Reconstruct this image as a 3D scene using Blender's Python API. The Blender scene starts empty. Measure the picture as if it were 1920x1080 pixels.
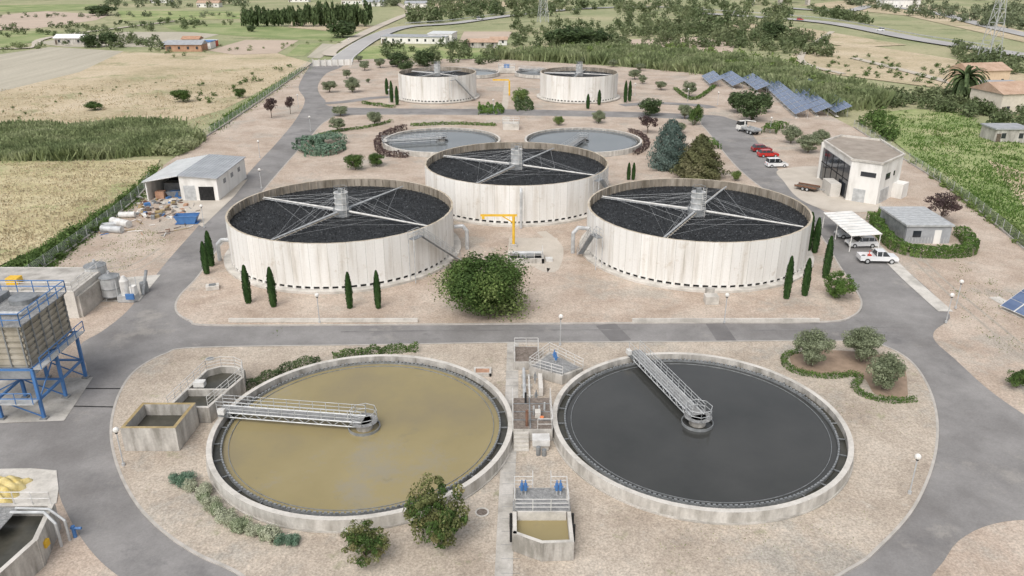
import bpy, math, random
import numpy as np
from mathutils import Vector
random.seed(7)
rng=np.random.default_rng(11)
S=bpy.context.scene
CAMH=40.0; CT=12/13; ST=5/13
# ---- survey: metric ground position of a measured point (h = height of the measured point above ground)
def G(u,v,h=0.0):
    H=CAMH-h; z=1625.0*H/(v+85.0)
    return ((u-960.0)*z/1500.0,(z-H*ST)/CT)
def HT(v,vt):
    D=G(960,v)[1]
    return CAMH-D/((1625.0/(vt+85.0)-ST)/CT)
def MPP(v): return 65000.0/(v+85.0)/1500.0
def PT(l,h=0): return [G(a,b,h) for a,b in l]

# ---------------- materials
M={}
def pmat(name,cols,scale=1.0,detail=6,rough=.9,bump=0.0,bscale=None,metal=0.0,fine=0.0,fscale=20,stretch=(1,1,1),island=0.0,lo=.35,hi=.65,bdist=.05,spec=.3,weeds=None,coat=0,weeds2=None,trans=0,weeds3=None,fine2=0,f2scale=1.3):
    if name in M: return M[name]
    m=bpy.data.materials.new(name); m.use_nodes=True; nt=m.node_tree; N=nt.nodes; L=nt.links
    b=N['Principled BSDF']; b.inputs['Roughness'].default_value=rough; b.inputs['Metallic'].default_value=metal
    b.inputs['Specular IOR Level'].default_value=spec
    if coat: b.inputs['Coat Weight'].default_value=coat
    tc=N.new('ShaderNodeTexCoord'); mp=N.new('ShaderNodeMapping'); mp.inputs['Scale'].default_value=stretch
    L.new(tc.outputs['Object'],mp.inputs['Vector'])
    n=N.new('ShaderNodeTexNoise'); n.inputs['Scale'].default_value=scale; n.inputs['Detail'].default_value=detail; n.inputs['Roughness'].default_value=.6
    L.new(mp.outputs[0],n.inputs['Vector'])
    r=N.new('ShaderNodeValToRGB'); L.new(n.outputs['Fac'],r.inputs['Fac'])
    e=r.color_ramp.elements; k=len(cols)
    while len(e)<k: e.new(.5)
    for i,c in enumerate(cols):
        e[i].position=lo+(hi-lo)*i/max(1,k-1); e[i].color=(*c,1)
    out=r.outputs['Color']
    def mul(out,fac):
        mx=N.new('ShaderNodeMixRGB'); mx.blend_type='MULTIPLY'; mx.inputs[0].default_value=1
        L.new(out,mx.inputs[1]); L.new(fac,mx.inputs[2]); return mx.outputs[0]
    def mr(src,a,b2,c,d):
        q=N.new('ShaderNodeMapRange'); L.new(src,q.inputs[0])
        for i,vv in enumerate((a,b2,c,d)): q.inputs[i+1].default_value=vv
        return q.outputs[0]
    for wd in (weeds,weeds2,weeds3):
        if not wd: continue
        n4=N.new('ShaderNodeTexNoise'); n4.inputs['Scale'].default_value=wd[1]; n4.inputs['Detail'].default_value=9; n4.inputs['Roughness'].default_value=.75
        L.new(tc.outputs['Object'],n4.inputs['Vector'])
        mx=N.new('ShaderNodeMixRGB'); L.new(mr(n4.outputs['Fac'],wd[2],wd[2]+.08,0,wd[3]),mx.inputs[0]); L.new(out,mx.inputs[1]); mx.inputs[2].default_value=(*wd[0],1); out=mx.outputs[0]
    for fa,fs in ((fine,fscale),(fine2,f2scale)):
        if not fa: continue
        n2=N.new('ShaderNodeTexNoise'); n2.inputs['Scale'].default_value=fs; n2.inputs['Detail'].default_value=3; n2.inputs['Roughness'].default_value=.8
        L.new(tc.outputs['Object'],n2.inputs['Vector'])
        out=mul(out,mr(n2.outputs['Fac'],.3,.7,1-fa,1+fa))
    if island:
        g=N.new('ShaderNodeNewGeometry'); out=mul(out,mr(g.outputs['Random Per Island'],0,1,1-island,1+island))
    L.new(out,b.inputs['Base Color'])
    if bump:
        n3=N.new('ShaderNodeTexNoise'); n3.inputs['Scale'].default_value=bscale or fscale; n3.inputs['Detail'].default_value=4
        L.new(tc.outputs['Object'],n3.inputs['Vector'])
        bp=N.new('ShaderNodeBump'); bp.inputs['Strength'].default_value=bump; bp.inputs['Distance'].default_value=bdist
        L.new(n3.outputs['Fac'],bp.inputs['Height']); L.new(bp.outputs[0],b.inputs['Normal'])
    if trans:
        t=N.new('ShaderNodeBsdfTranslucent'); L.new(out,t.inputs['Color']); ms=N.new('ShaderNodeMixShader'); ms.inputs[0].default_value=trans
        L.new(b.outputs[0],ms.inputs[1]); L.new(t.outputs[0],ms.inputs[2]); L.new(ms.outputs[0],N['Material Output'].inputs['Surface'])
    M[name]=m; return m

gravel=pmat('gravel',[(.36,.30,.24),(.44,.375,.305),(.51,.445,.37)],scale=.13,detail=12,fine=.36,fscale=5.5,fine2=.10,f2scale=1.1,bump=.5,bscale=7,weeds=((.22,.24,.12),.30,.60,.55),weeds2=((.33,.315,.28),.07,.53,.6),weeds3=((.50,.46,.40),.5,.58,.5))
gravel2=pmat('gravel_pink',[(.38,.30,.235),(.45,.365,.295),(.51,.43,.355)],scale=.15,detail=12,fine=.32,fscale=5,fine2=.09,f2scale=1.0,bump=.5,bscale=7,weeds=((.27,.26,.15),.25,.62,.5),weeds2=((.36,.335,.29),.06,.53,.6),weeds3=((.50,.45,.38),.4,.58,.5))
asphalt=pmat('asphalt',[(.19,.18,.173),(.235,.225,.217),(.285,.272,.262)],scale=.14,detail=12,fine=.10,fscale=6,fine2=.06,f2scale=1.0,bump=.15,weeds=((.36,.335,.30),.10,.57,.5),weeds2=((.15,.145,.145),.06,.55,.6),weeds3=((.34,.315,.285),.55,.62,.5))
asph_dark=pmat('asphalt_patch',[(.15,.143,.14),(.19,.182,.178)],scale=.4,detail=10,fine=.1,fscale=8)
kerbm=pmat('kerb_concrete',[(.38,.355,.32),(.50,.465,.425)],scale=1,fine=.1)
conc=pmat('concrete',[(.32,.30,.27),(.44,.415,.375),(.53,.50,.46)],scale=.6,detail=10,fine=.12,fscale=5,bump=.15)
conc_l=pmat('concrete_light',[(.42,.395,.355),(.56,.53,.48),(.63,.595,.545)],scale=.5,detail=10,fine=.10,fscale=5)
concw=pmat('concrete_weathered',[(.26,.245,.215),(.42,.395,.36),(.55,.525,.48)],scale=1.1,detail=10,stretch=(1,1,.22),fine=.12,fscale=4,bump=.15)
ochre=pmat('ochre_concrete',[(.28,.21,.10),(.42,.33,.18)],scale=1.2)
steel=pmat('galvanised_steel',[(.42,.43,.43),(.60,.61,.61)],scale=1.5,rough=.5,metal=.25)
steeld=pmat('dull_steel',[(.20,.21,.215),(.33,.34,.345)],scale=1.5,rough=.5,metal=.3)
steelw=pmat('white_steel',[(.52,.505,.475),(.70,.69,.665)],scale=1.5,rough=.5)
blue=pmat('blue_paint',[(.05,.15,.36),(.08,.21,.46)],scale=1,rough=.5,spec=.5)
yellow=pmat('yellow_paint',[(.68,.40,.03),(.78,.50,.06)],scale=1,rough=.5)
red=pmat('red_paint',[(.5,.05,.03),(.6,.08,.05)],scale=1,rough=.4)
white=pmat('white_render',[(.62,.60,.56),(.76,.74,.70),(.80,.785,.75)],scale=.6,detail=8,stretch=(1,1,.3),rough=.8)
dark=pmat('dark_opening',[(.012,.012,.012),(.03,.03,.03)],scale=2)
rubber=pmat('rubber',[(.02,.02,.02),(.03,.03,.03)],scale=2,rough=.8)
glass=pmat('dark_glass',[(.02,.025,.03),(.035,.04,.05)],scale=.5,rough=.08,spec=.8)
grate=pmat('steel_grating',[(.22,.22,.22),(.34,.34,.33)],scale=3,fine=.3,fscale=12,metal=.2)
gratebr=pmat('rusty_grating',[(.14,.115,.095),(.24,.20,.17)],scale=3,fine=.3,fscale=12)
roofgrey=pmat('grey_roof',[(.30,.31,.32),(.39,.40,.415)],scale=.5,rough=.6,fine2=.1,f2scale=.8)
rooftan=pmat('tan_roof',[(.28,.24,.20),(.38,.33,.28)],scale=.4,fine=.1,weeds=((.22,.2,.17),.3,.55,.5))
terracotta=pmat('terracotta',[(.36,.20,.13),(.48,.30,.20)],scale=.6,fine=.2,fscale=3)
solar=pmat('solar_panel',[(.09,.13,.23),(.14,.19,.30)],scale=.6,rough=.18,spec=.8)
media=pmat('filter_media',[(.012,.013,.014),(.035,.037,.039)],scale=5,detail=8,rough=.7,bump=.8,bscale=5)
chips=pmat('media_chips',[(.018,.020,.022),(.07,.075,.08)],scale=1,rough=.4,island=.95)
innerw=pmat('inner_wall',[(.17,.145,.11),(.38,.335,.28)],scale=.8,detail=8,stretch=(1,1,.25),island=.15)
bark=pmat('bark',[(.09,.07,.055),(.17,.135,.105)],scale=4)
joint=pmat('panel_joint',[(.26,.24,.205),(.40,.37,.33)],scale=1)
soil=pmat('bare_soil',[(.26,.19,.135),(.36,.265,.195)],scale=1,fine=.15)
tankwall=pmat('precast_wall',[(.44,.405,.35),(.64,.61,.56),(.73,.71,.67),(.77,.755,.72)],scale=.9,detail=12,stretch=(1,1,.08),lo=.27,hi=.60,fine=.05,fscale=5,island=.05,weeds=((.52,.46,.38),.5,.57,.55),weeds2=((.40,.37,.32),1.6,.66,.6))
tan_w=pmat('murky_water',[(.235,.195,.115),(.28,.23,.115),(.315,.26,.135)],scale=.06,detail=6,rough=.2,bump=.06,bscale=2.5,spec=.35,weeds=((.27,.245,.19),.05,.55,.7),weeds2=((.22,.19,.12),.35,.60,.4))
dark_w=pmat('dark_water',[(.040,.041,.038),(.058,.058,.054)],scale=.1,detail=5,rough=.12,bump=.12,bscale=2.2,spec=.55)
grey_w=pmat('grey_water',[(.10,.11,.11),(.14,.15,.15)],scale=.08,detail=5,rough=.12,bump=.1,bscale=1.5,spec=.7)
chan_w=pmat('channel_water',[(.04,.04,.032),(.08,.075,.06)],scale=.5,rough=.2,spec=.4)
def leaf(name,c1,c2,c3,isl=.3,sc=.9,tr=.3):
    return pmat(name,[c1,c2,c3],scale=sc,detail=3,rough=.65,island=isl,spec=.2,trans=tr)
lf_green=leaf('leaves_green',(.06,.105,.028),(.095,.155,.042),(.145,.21,.065))
lf_lite=leaf('leaves_light',(.12,.18,.05),(.18,.245,.075),(.24,.295,.11))
lf_young=leaf('leaves_young',(.14,.16,.06),(.20,.21,.085),(.27,.23,.11))
lf_cyp=leaf('leaves_cypress',(.03,.07,.02),(.05,.105,.03),(.075,.14,.045))
lf_olive=leaf('leaves_olive',(.19,.22,.13),(.27,.305,.19),(.35,.38,.26))
lf_blue=leaf('leaves_blue_spruce',(.09,.13,.11),(.13,.18,.155),(.18,.23,.20))
lf_pine=leaf('leaves_pine',(.055,.085,.035),(.09,.13,.055),(.13,.175,.075))
lf_brown=leaf('leaves_conifer_brown',(.10,.11,.05),(.15,.155,.07),(.21,.20,.11))
lf_red=leaf('leaves_purple',(.07,.05,.05),(.115,.075,.07),(.165,.12,.10))
lf_jun=leaf('leaves_juniper',(.11,.19,.12),(.18,.27,.19),(.25,.34,.25))
lf_grey=leaf('leaves_grey_sage',(.34,.36,.25),(.45,.47,.34),(.54,.56,.42))
lf_sage=leaf('leaves_green_sage',(.22,.27,.15),(.32,.37,.23),(.40,.44,.30))
lf_hedge=leaf('leaves_hedge',(.07,.135,.03),(.115,.195,.045),(.16,.24,.065))
lf_reed=leaf('leaves_reed',(.19,.235,.11),(.27,.315,.155),(.36,.39,.22),sc=.12,tr=.45)
lf_straw=leaf('leaves_straw',(.44,.37,.24),(.53,.45,.31),(.58,.50,.36),sc=.15,tr=.45)
lf_mass=leaf('leaves_woodland_hazed',(.10,.135,.06),(.15,.185,.09),(.21,.24,.125),sc=.03)  # distant trees: leaf colour lightened, aerial haze is put into the colour
lf_far=leaf('leaves_far_woodland_hazed',(.13,.16,.09),(.18,.21,.12),(.23,.255,.16),sc=.03)  # farthest trees: paler still, painted haze instead of real atmosphere

# ---------------- mesh builder
class MB:
    def __init__(s): s.v=[];s.f=[];s.m=[];s.mats=[]
    def mi(s,m):
        if m not in s.mats: s.mats.append(m)
        return s.mats.index(m)
    def add(s,vs,fs,m):
        o=len(s.v); k=s.mi(m); s.v.extend([tuple(q) for q in vs])
        for f in fs: s.f.append(tuple(i+o for i in f)); s.m.append(k)
    def quads(s,V,m):
        o=len(s.v); n=len(V)//4; s.v.extend(V.tolist()); k=s.mi(m)
        s.f.extend((np.arange(n*4).reshape(n,4)+o).tolist()); s.m.extend([k]*n)
    def box(s,x0,x1,y0,y1,z0,z1,m,rot=0,c=None):
        vs=[(x,y,z) for z in (z0,z1) for x,y in ((x0,y0),(x1,y0),(x1,y1),(x0,y1))]
        if rot:
            cx,cy=c or ((x0+x1)/2,(y0+y1)/2); ca,sa=math.cos(rot),math.sin(rot)
            vs=[(cx+(x-cx)*ca-(y-cy)*sa,cy+(x-cx)*sa+(y-cy)*ca,z) for x,y,z in vs]
        s.add(vs,[(3,2,1,0),(4,5,6,7),(0,1,5,4),(1,2,6,5),(2,3,7,6),(3,0,4,7)],m)
    def frus(s,a,b,z0,z1,m,top=None):
        vs=[(a[0],a[2],z0),(a[1],a[2],z0),(a[1],a[3],z0),(a[0],a[3],z0),(b[0],b[2],z1),(b[1],b[2],z1),(b[1],b[3],z1),(b[0],b[3],z1)]
        s.add(vs,[(3,2,1,0),(0,1,5,4),(1,2,6,5),(2,3,7,6),(3,0,4,7)],m); s.add(vs[4:],[(0,1,2,3)],top or m)
    def cyl(s,x,y,z0,z1,r,m,n=16,r2=None,cap=True):
        r2=r if r2 is None else r2
        vs=[(x+r*math.cos(2*math.pi*i/n),y+r*math.sin(2*math.pi*i/n),z0) for i in range(n)]+[(x+r2*math.cos(2*math.pi*i/n),y+r2*math.sin(2*math.pi*i/n),z1) for i in range(n)]
        fs=[(i,(i+1)%n,n+(i+1)%n,n+i) for i in range(n)]
        if cap: fs+=[tuple(range(n,2*n)),tuple(range(n-1,-1,-1))]
        s.add(vs,fs,m)
    def ring(s,x,y,r0,r1,z0,z1,m,n=96,mtop=None,min_=None):
        P=[(math.cos(2*math.pi*i/n),math.sin(2*math.pi*i/n)) for i in range(n)]
        vs=[(x+r*c,y+r*q,z) for r,z in ((r1,z0),(r1,z1),(r0,z1),(r0,z0)) for c,q in P]
        for k,mm in ((0,m),(1,mtop or m),(2,min_ or m)):
            s.add(vs,[(k*n+i,k*n+(i+1)%n,(k+1)*n+(i+1)%n,(k+1)*n+i) for i in range(n)],mm)
    def disc(s,x,y,z,r,m,n=96):
        s.add([(x+r*math.cos(2*math.pi*i/n),y+r*math.sin(2*math.pi*i/n),z) for i in range(n)],[tuple(range(n))],m)
    def tube(s,p,q,r,m,n=6,r2=None):
        p=Vector(p);q=Vector(q);d=(q-p)
        if d.length<1e-6: return
        d.normalize(); a=d.orthogonal().normalized(); b=d.cross(a); r2=r if r2 is None else r2
        vs=[p+(a*math.cos(2*math.pi*i/n)+b*math.sin(2*math.pi*i/n))*r for i in range(n)]+[q+(a*math.cos(2*math.pi*i/n)+b*math.sin(2*math.pi*i/n))*r2 for i in range(n)]
        s.add(vs,[(i,(i+1)%n,n+(i+1)%n,n+i) for i in range(n)]+[tuple(range(n,2*n)),tuple(range(n-1,-1,-1))],m)
    def path(s,pts,r,m,n=8):
        for a,b in zip(pts,pts[1:]): s.tube(a,b,r,m,n)
        for a in pts[1:-1]: s.ball(a,r,m)
    def ball(s,c,r,m,n=8,k=5,sz=1):
        vs=[];fs=[]
        for j in range(k+1):
            t=math.pi*j/k
            for i in range(n): vs.append((c[0]+r*math.sin(t)*math.cos(2*math.pi*i/n),c[1]+r*math.sin(t)*math.sin(2*math.pi*i/n),c[2]+r*sz*math.cos(t)))
        for j in range(k):
            for i in range(n): fs.append((j*n+i,(j+1)*n+i,(j+1)*n+(i+1)%n,j*n+(i+1)%n))
        s.add(vs,fs,m)
    def prism(s,poly,z0,z1,m,mtop=None):
        n=len(poly); a=sum(poly[i][0]*poly[(i+1)%n][1]-poly[(i+1)%n][0]*poly[i][1] for i in range(n))
        if a<0: poly=poly[::-1]
        vs=[(x,y,z0) for x,y in poly]+[(x,y,z1) for x,y in poly]
        s.add(vs,[(i,(i+1)%n,n+(i+1)%n,n+i) for i in range(n)],m); s.add(vs,[tuple(range(n,2*n))],mtop or m)
    def walls(s,poly,z0,z1,t,m,mtop=None,closed=True):
        n=len(poly)
        for i in range(n if closed else n-1):
            a=Vector(poly[i]);b=Vector(poly[(i+1)%n]); d=(b-a).normalized(); nn=Vector((-d.y,d.x))*t/2
            a2=a-d*t/2; b2=b+d*t/2
            zz=z1+.003*(i%2)
            s.prism([tuple(a2-nn),tuple(b2-nn),tuple(b2+nn),tuple(a2+nn)],z0,zz,m,mtop)
    def rail(s,pts,h,m,step=1.5,r=.035,closed=False,mid=2):
        P=[Vector(p) for p in pts]
        if closed: P.append(P[0])
        up=Vector((0,0,h))
        for a,b in zip(P,P[1:]):
            k=max(1,int(round((b-a).length/step)))
            for i in range(k+1): q=a.lerp(b,i/k); s.tube(q,q+up,r,m,5)
            for j in range(1,mid+1): s.tube(a+up*j/mid,b+up*j/mid,r,m,5)
    def build(s,name,loc=(0,0,0),rot=0,scale=None,smooth=False):
        me=bpy.data.meshes.new(name); me.from_pydata(s.v,[],s.f)
        for m in s.mats: me.materials.append(m)
        me.polygons.foreach_set('material_index',s.m)
        if smooth: me.polygons.foreach_set('use_smooth',[True]*len(s.f))
        me.update(); return inst(name,me,loc,rot,scale)
def inst(name,me,loc=(0,0,0),rot=0,scale=None):
    o=bpy.data.objects.new(name,me); o.location=loc; o.rotation_euler=(0,0,rot)
    if scale: o.scale=scale
    S.collection.objects.link(o); return o

# ---------------- ground sheets
def smooth(pts,k=6,closed=True):
    out=[];n=len(pts)
    for i in range(n if closed else n-1):
        g=lambda j:pts[j%n] if closed else pts[min(max(j,0),n-1)]
        p0,p1,p2,p3=g(i-1),g(i),g(i+1),g(i+2)
        for t in range(k):
            t=t/k
            out.append(tuple(.5*((2*p1[c])+(-p0[c]+p2[c])*t+(2*p0[c]-5*p1[c]+4*p2[c]-p3[c])*t*t+(-p0[c]+3*p1[c]-3*p2[c]+p3[c])*t**3) for c in (0,1)))
    if not closed: out.append(tuple(pts[-1]))
    return out
def sheet(name,uv,z,m,sm=True,k=5,world=False):
    p=uv if world else PT(uv)
    if sm: p=smooth(p,k)
    n=len(p);a=sum(p[i][0]*p[(i+1)%n][1]-p[(i+1)%n][0]*p[i][1] for i in range(n))
    if a<0:p=p[::-1]
    mb=MB(); mb.add([(x,y,z) for x,y in p],[tuple(range(n))],m); return mb.build(name)
def island(name,uv,m,z=.14,kw=.22,k=6):
    p=smooth(PT(uv),k); n=len(p);a=sum(p[i][0]*p[(i+1)%n][1]-p[(i+1)%n][0]*p[i][1] for i in range(n))
    if a<0:p=p[::-1]
    inn=[]
    for i in range(n):
        d=Vector(p[(i+1)%n])-Vector(p[i-1]); d.normalize(); inn.append((p[i][0]-d.y*kw,p[i][1]+d.x*kw))
    mb=MB(); mb.add([(x,y,z-.01) for x,y in inn],[tuple(range(n))],m)
    vs=[(x,y,0) for x,y in p]+[(x,y,z+.01) for x,y in p]+[(x,y,z+.01) for x,y in inn]
    mb.add(vs,[(i,(i+1)%n,n+(i+1)%n,n+i) for i in range(n)]+[(n+i,n+(i+1)%n,2*n+(i+1)%n,2*n+i) for i in range(n)],kerbm)
    return mb.build(name)
def strip(name,uv,w,z,m,k=8,world=False,edge=None):
    p=smooth(uv if world else PT(uv),k,False); n=len(p); mb=MB()
    def side(o): 
        r=[]
        for i in range(n):
            d=Vector(p[min(i+1,n-1)])-Vector(p[max(i-1,0)]); d.normalize(); r.append((p[i][0]-d.y*o,p[i][1]+d.x*o))
        return r
    def band(o1,o2,zz,mm):
        A=side(o1);B=side(o2); mb.add([(x,y,zz) for x,y in A]+[(x,y,zz) for x,y in B],[(n+i,i,i+1,n+i+1)[::-1] for i in range(n-1)],mm)
    band(w/2,-w/2,z,m)
    if edge:
        band(w/2-.25,w/2-.5,z+.02,edge); band(-w/2+.5,-w/2+.25,z+.02,edge)
    return mb.build(name)

f_base=pmat('wild_ground',[(.22,.25,.12),(.32,.32,.18),(.43,.38,.24)],scale=.02,detail=12,fine=.22,fscale=.8,weeds=((.15,.19,.08),.04,.52,.75))
f_dry=pmat('dry_grass',[(.38,.32,.20),(.48,.395,.265),(.54,.45,.32)],scale=.035,detail=14,fine=.22,fscale=1.2,fine2=.12,f2scale=.3,weeds=((.25,.26,.13),.05,.54,.7),weeds2=((.43,.355,.27),.3,.55,.7),weeds3=((.22,.25,.11),.25,.62,.7))
f_yel=pmat('straw_grass',[(.37,.33,.18),(.46,.40,.235),(.52,.455,.29)],scale=.04,detail=14,fine=.22,fscale=1.0,fine2=.12,f2scale=.3,stretch=(1,2.5,1),weeds=((.27,.29,.13),.06,.54,.7),weeds2=((.47,.39,.27),.25,.55,.6))
f_plow=pmat('ploughed_soil',[(.39,.355,.28),(.47,.43,.345)],scale=.05,detail=8,fine=.12,fscale=1.0,stretch=(5,.3,1))
f_pink=pmat('pink_soil',[(.44,.355,.28),(.52,.42,.335)],scale=.05,detail=8,fine=.1,fscale=1)
f_green=pmat('green_grass',[(.17,.225,.085),(.24,.285,.12),(.34,.35,.18)],scale=.05,detail=12,fine=.22,fscale=1.2)
f_mix=pmat('mixed_grass',[(.18,.24,.085),(.27,.315,.13),(.40,.38,.21)],scale=.05,detail=12,fine=.22,fscale=1.2,fine2=.1,f2scale=.3,weeds=((.45,.39,.25),.07,.58,.75),weeds2=((.15,.21,.07),.15,.55,.6))
hway=pmat('highway_asphalt',[(.36,.35,.34),(.43,.415,.40)],scale=.05)
paint=pmat('road_paint',[(.6,.6,.58),(.7,.7,.68)],scale=1)
dirt=pmat('dirt_track',[(.46,.41,.34),(.54,.48,.40)],scale=.1,detail=8)

sheet('ground',[(-6000,-800),(6000,-800),(6000,9000),(-6000,9000)],0,f_base,False,world=True)
zz=[.02]
def fld(uv,m,name='field',sm=False):
    zz[0]+=.012; return sheet(name,uv,zz[0],m,sm)
fld([(0,165),(-400,210),(-400,245),(0,246),(200,243),(330,232),(420,205),(500,165),(560,135),(585,118),(520,100),(300,100),(190,95),(120,120)],f_dry)
fld([(-300,110),(0,102),(95,88),(232,96),(150,135),(0,172),(-300,240)],f_plow)
fld([(-200,60),(0,28),(85,21),(207,28),(180,38),(70,53),(0,57),(-200,80)],f_pink)
fld([(230,60),(330,60),(420,62),(330,88),(120,88),(60,80)],f_plow)
fld([(300,48),(460,42),(640,62),(700,60),(640,78),(500,72),(330,58)],f_green)
fld([(460,75),(560,76),(520,100),(440,103),(390,95)],f_pink)
fld([(560,84),(605,80),(570,105),(535,106)],f_green)
fld([(605,82),(640,84),(600,110),(575,108)],f_plow)
fld([(0,58),(120,60),(60,80),(0,90)],f_green)
fld([(0,10),(180,8),(200,18),(0,24)],f_green)
fld([(220,20),(450,22),(450,36),(230,40)],f_mix)
fld([(560,22),(700,50),(660,62),(540,52)],f_dry)
fld([(-500,300),(0,302),(120,305),(300,300),(285,335),(245,375),(160,425),(0,500),(-400,700)],f_yel)
fld([(1620,215),(1720,205),(1800,215),(1920,275),(2100,370),(2100,640),(1920,465),(1760,335),(1680,270)],f_mix)
fld([(1850,300),(1990,350),(2200,560),(1960,440)],f_dry)
fld([(1500,90),(1620,85),(1780,110),(1920,140),(1920,170),(1790,170),(1560,140),(1480,110)],f_dry)
fld([(1180,75),(1300,70),(1380,80),(1370,105),(1290,98),(1190,95)],f_pink)
fld([(1500,10),(1700,30),(1920,80),(1920,60),(1750,10),(1600,0)],f_dry)
fld([(1350,40),(1520,55),(1700,85),(1600,90),(1400,60)],f_dry)
fld([(870,60),(960,60),(950,78),(860,80)],f_pink)
fld([(660,90),(760,85),(900,92),(930,115),(760,118),(640,125)],f_mix)
fld([(760,22),(900,18),(1000,8),(900,0),(760,10)],f_dry)

Z0=.36
comp=sheet('gravel_ground',[(590,118),(500,180),(380,262),(300,318),(283,345),(262,372),(205,420),(60,525),(-60,600),(-500,800),(-500,1500),(2400,1500),(2400,800),(1920,472),(1760,345),(1600,242),(1500,190),(1320,140),(1180,128),(930,112),(700,112)],Z0,gravel2,False)
ZA=Z0+.02
sheet('asphalt_road',[(578,130),(560,165),(572,190),(556,225),(520,270),(487,305),(455,340),(420,375),(395,402),(362,440),(318,490),(280,538),(240,588),(195,625),(150,655),(165,700),(135,760),(60,798),(-150,800),(-300,860),(-100,900),(30,887),(95,892),(118,950),(150,1010),(190,1060),(240,1100),(320,1160),(700,1300),(1300,1300),(1650,1170),(1755,1075),(1795,1022),(1860,990),(1960,980),(2200,975),(2300,900),(2000,835),(1920,785),(1850,735),(1790,680),(1752,645),(1752,625),(1780,602),(1768,578),(1745,552),(1700,512),(1655,470),(1590,420),(1530,392),(1475,345),(1445,300),(1415,262),(1400,238),(1370,226),(1310,217),(1000,208),(650,204),(610,190),(596,165),(612,140),(640,128),(640,119),(590,119)],ZA,asphalt,k=4)
OFF=Z0
def isl(name,uv,m=gravel2):
    o=island(name,uv,m); o.location.z=OFF; return o
isl('gravel_island',[(375,658),(700,653),(940,649),(1300,647),(1560,645),(1640,650),(1700,678),(1737,725),(1757,790),(1752,870),(1715,960),(1650,1035),(1590,1080),(1400,1170),(960,1220),(560,1150),(440,1082),(370,1050),(310,1010),(260,960),(226,900),(209,840),(210,790),(226,740),(256,700),(310,670)],gravel)
isl('gravel_island',[(400,617),(700,616),(1000,614),(1300,612),(1540,611),(1598,600),(1616,577),(1604,548),(1575,505),(1545,455),(1510,410),(1450,372),(1390,325),(1350,280),(1318,240),(1290,227),(1100,222),(900,219),(660,219),(612,230),(580,262),(530,318),(487,370),(452,420),(410,470),(370,525),(335,563),(330,590),(355,608)],gravel2)
strip('service_road',[(600,197),(650,193),(700,186),(745,184)],4,ZA+.03,asphalt)
strip('service_road',[(1165,200),(1230,196),(1310,200),(1335,205)],4,ZA+.03,asphalt)
ZI=OFF+.15
pad=pmat('pad_concrete',[(.46,.41,.345),(.56,.505,.435)],scale=.25,detail=9,fine=.10,fscale=5)
sheet('concrete_apron',[(1460,322),(1545,318),(1600,370),(1650,385),(1640,400),(1560,400),(1500,378),(1470,345)],ZA+.02,pad)
sheet('concrete_apron',[(340,375),(465,340),(440,372),(380,430),(300,380),(290,368)],ZA+.03,pad,False)
sheet('concrete_pad',[(-40,718),(176,714),(122,796),(-40,802)],ZA+.04,conc,False)
sheet('concrete_pad',[(180,530),(302,520),(262,570),(160,572)],Z0+.05,conc_l,False)
sheet('concrete_pad',[(-60,888),(60,886),(108,890),(112,925),(108,952),(60,960),(-60,960)],ZA+.05,conc_l,False)
strip('footpath',[(1590,425),(1650,475),(1700,525),(1772,590)],1.8,ZA+.05,conc_l)
strip('footpath',[(962,649),(958,800),(952,900),(944,1100)],1.25,ZI+.01,conc)
mb=MB()
for i in range(26):
    y=42+i*1.45; x=-.02-.0*i; mb.box(x-.75,x+.6,y,y+.03,ZI+.011,ZI+.016,steeld)
mb.build('paving_joints')
strip('footpath',[(1015,440),(1045,470),(1035,512),(1010,505)],1.6,ZI+.01,pad)
sheet('concrete_pad',[(955,452),(1045,452),(1048,512),(950,500)],ZI+.02,pad,False)
for uv,w in (([(1090,614),(1128,646)],1.0),([(1135,614),(1165,645)],2.4),([(1240,630),(1310,628)],1.2),([(1340,612),(1362,645)],2.2)):
    strip('asphalt_patch',uv,w,ZA+.015,asph_dark if w>2 else asphalt)
strip('drain_channel',[(160,735),(255,735),(300,734)],.18,ZA+.018,dark); strip('drain_channel',[(130,768),(225,770),(285,771)],.18,ZA+.018,dark)
tyre=pmat('tyre_worn_asphalt',[(.16,.153,.15),(.24,.23,.222)],scale=.5,detail=8)
strip('asphalt_repair',[(640,628),(900,625),(1180,624)],.25,ZA+.018,tyre)
strip('asphalt_repair',[(1400,626),(1560,622),(1700,618)],.2,ZA+.018,tyre)
# faint wheel tracks on the gravel yard
track=pmat('wheel_track_gravel',[(.34,.30,.25),(.42,.37,.31)],scale=.4,detail=10,fine=.25,fscale=5)
for uv in ([(300,470),(250,500),(180,515),(100,560)],[(310,478),(262,508),(190,524),(112,572)],[(1700,480),(1760,540),(1850,620),(1930,690)],[(1712,474),(1775,534),(1868,612),(1950,680)]):
    strip('wheel_track',uv,.35,Z0+.012,track)

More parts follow.
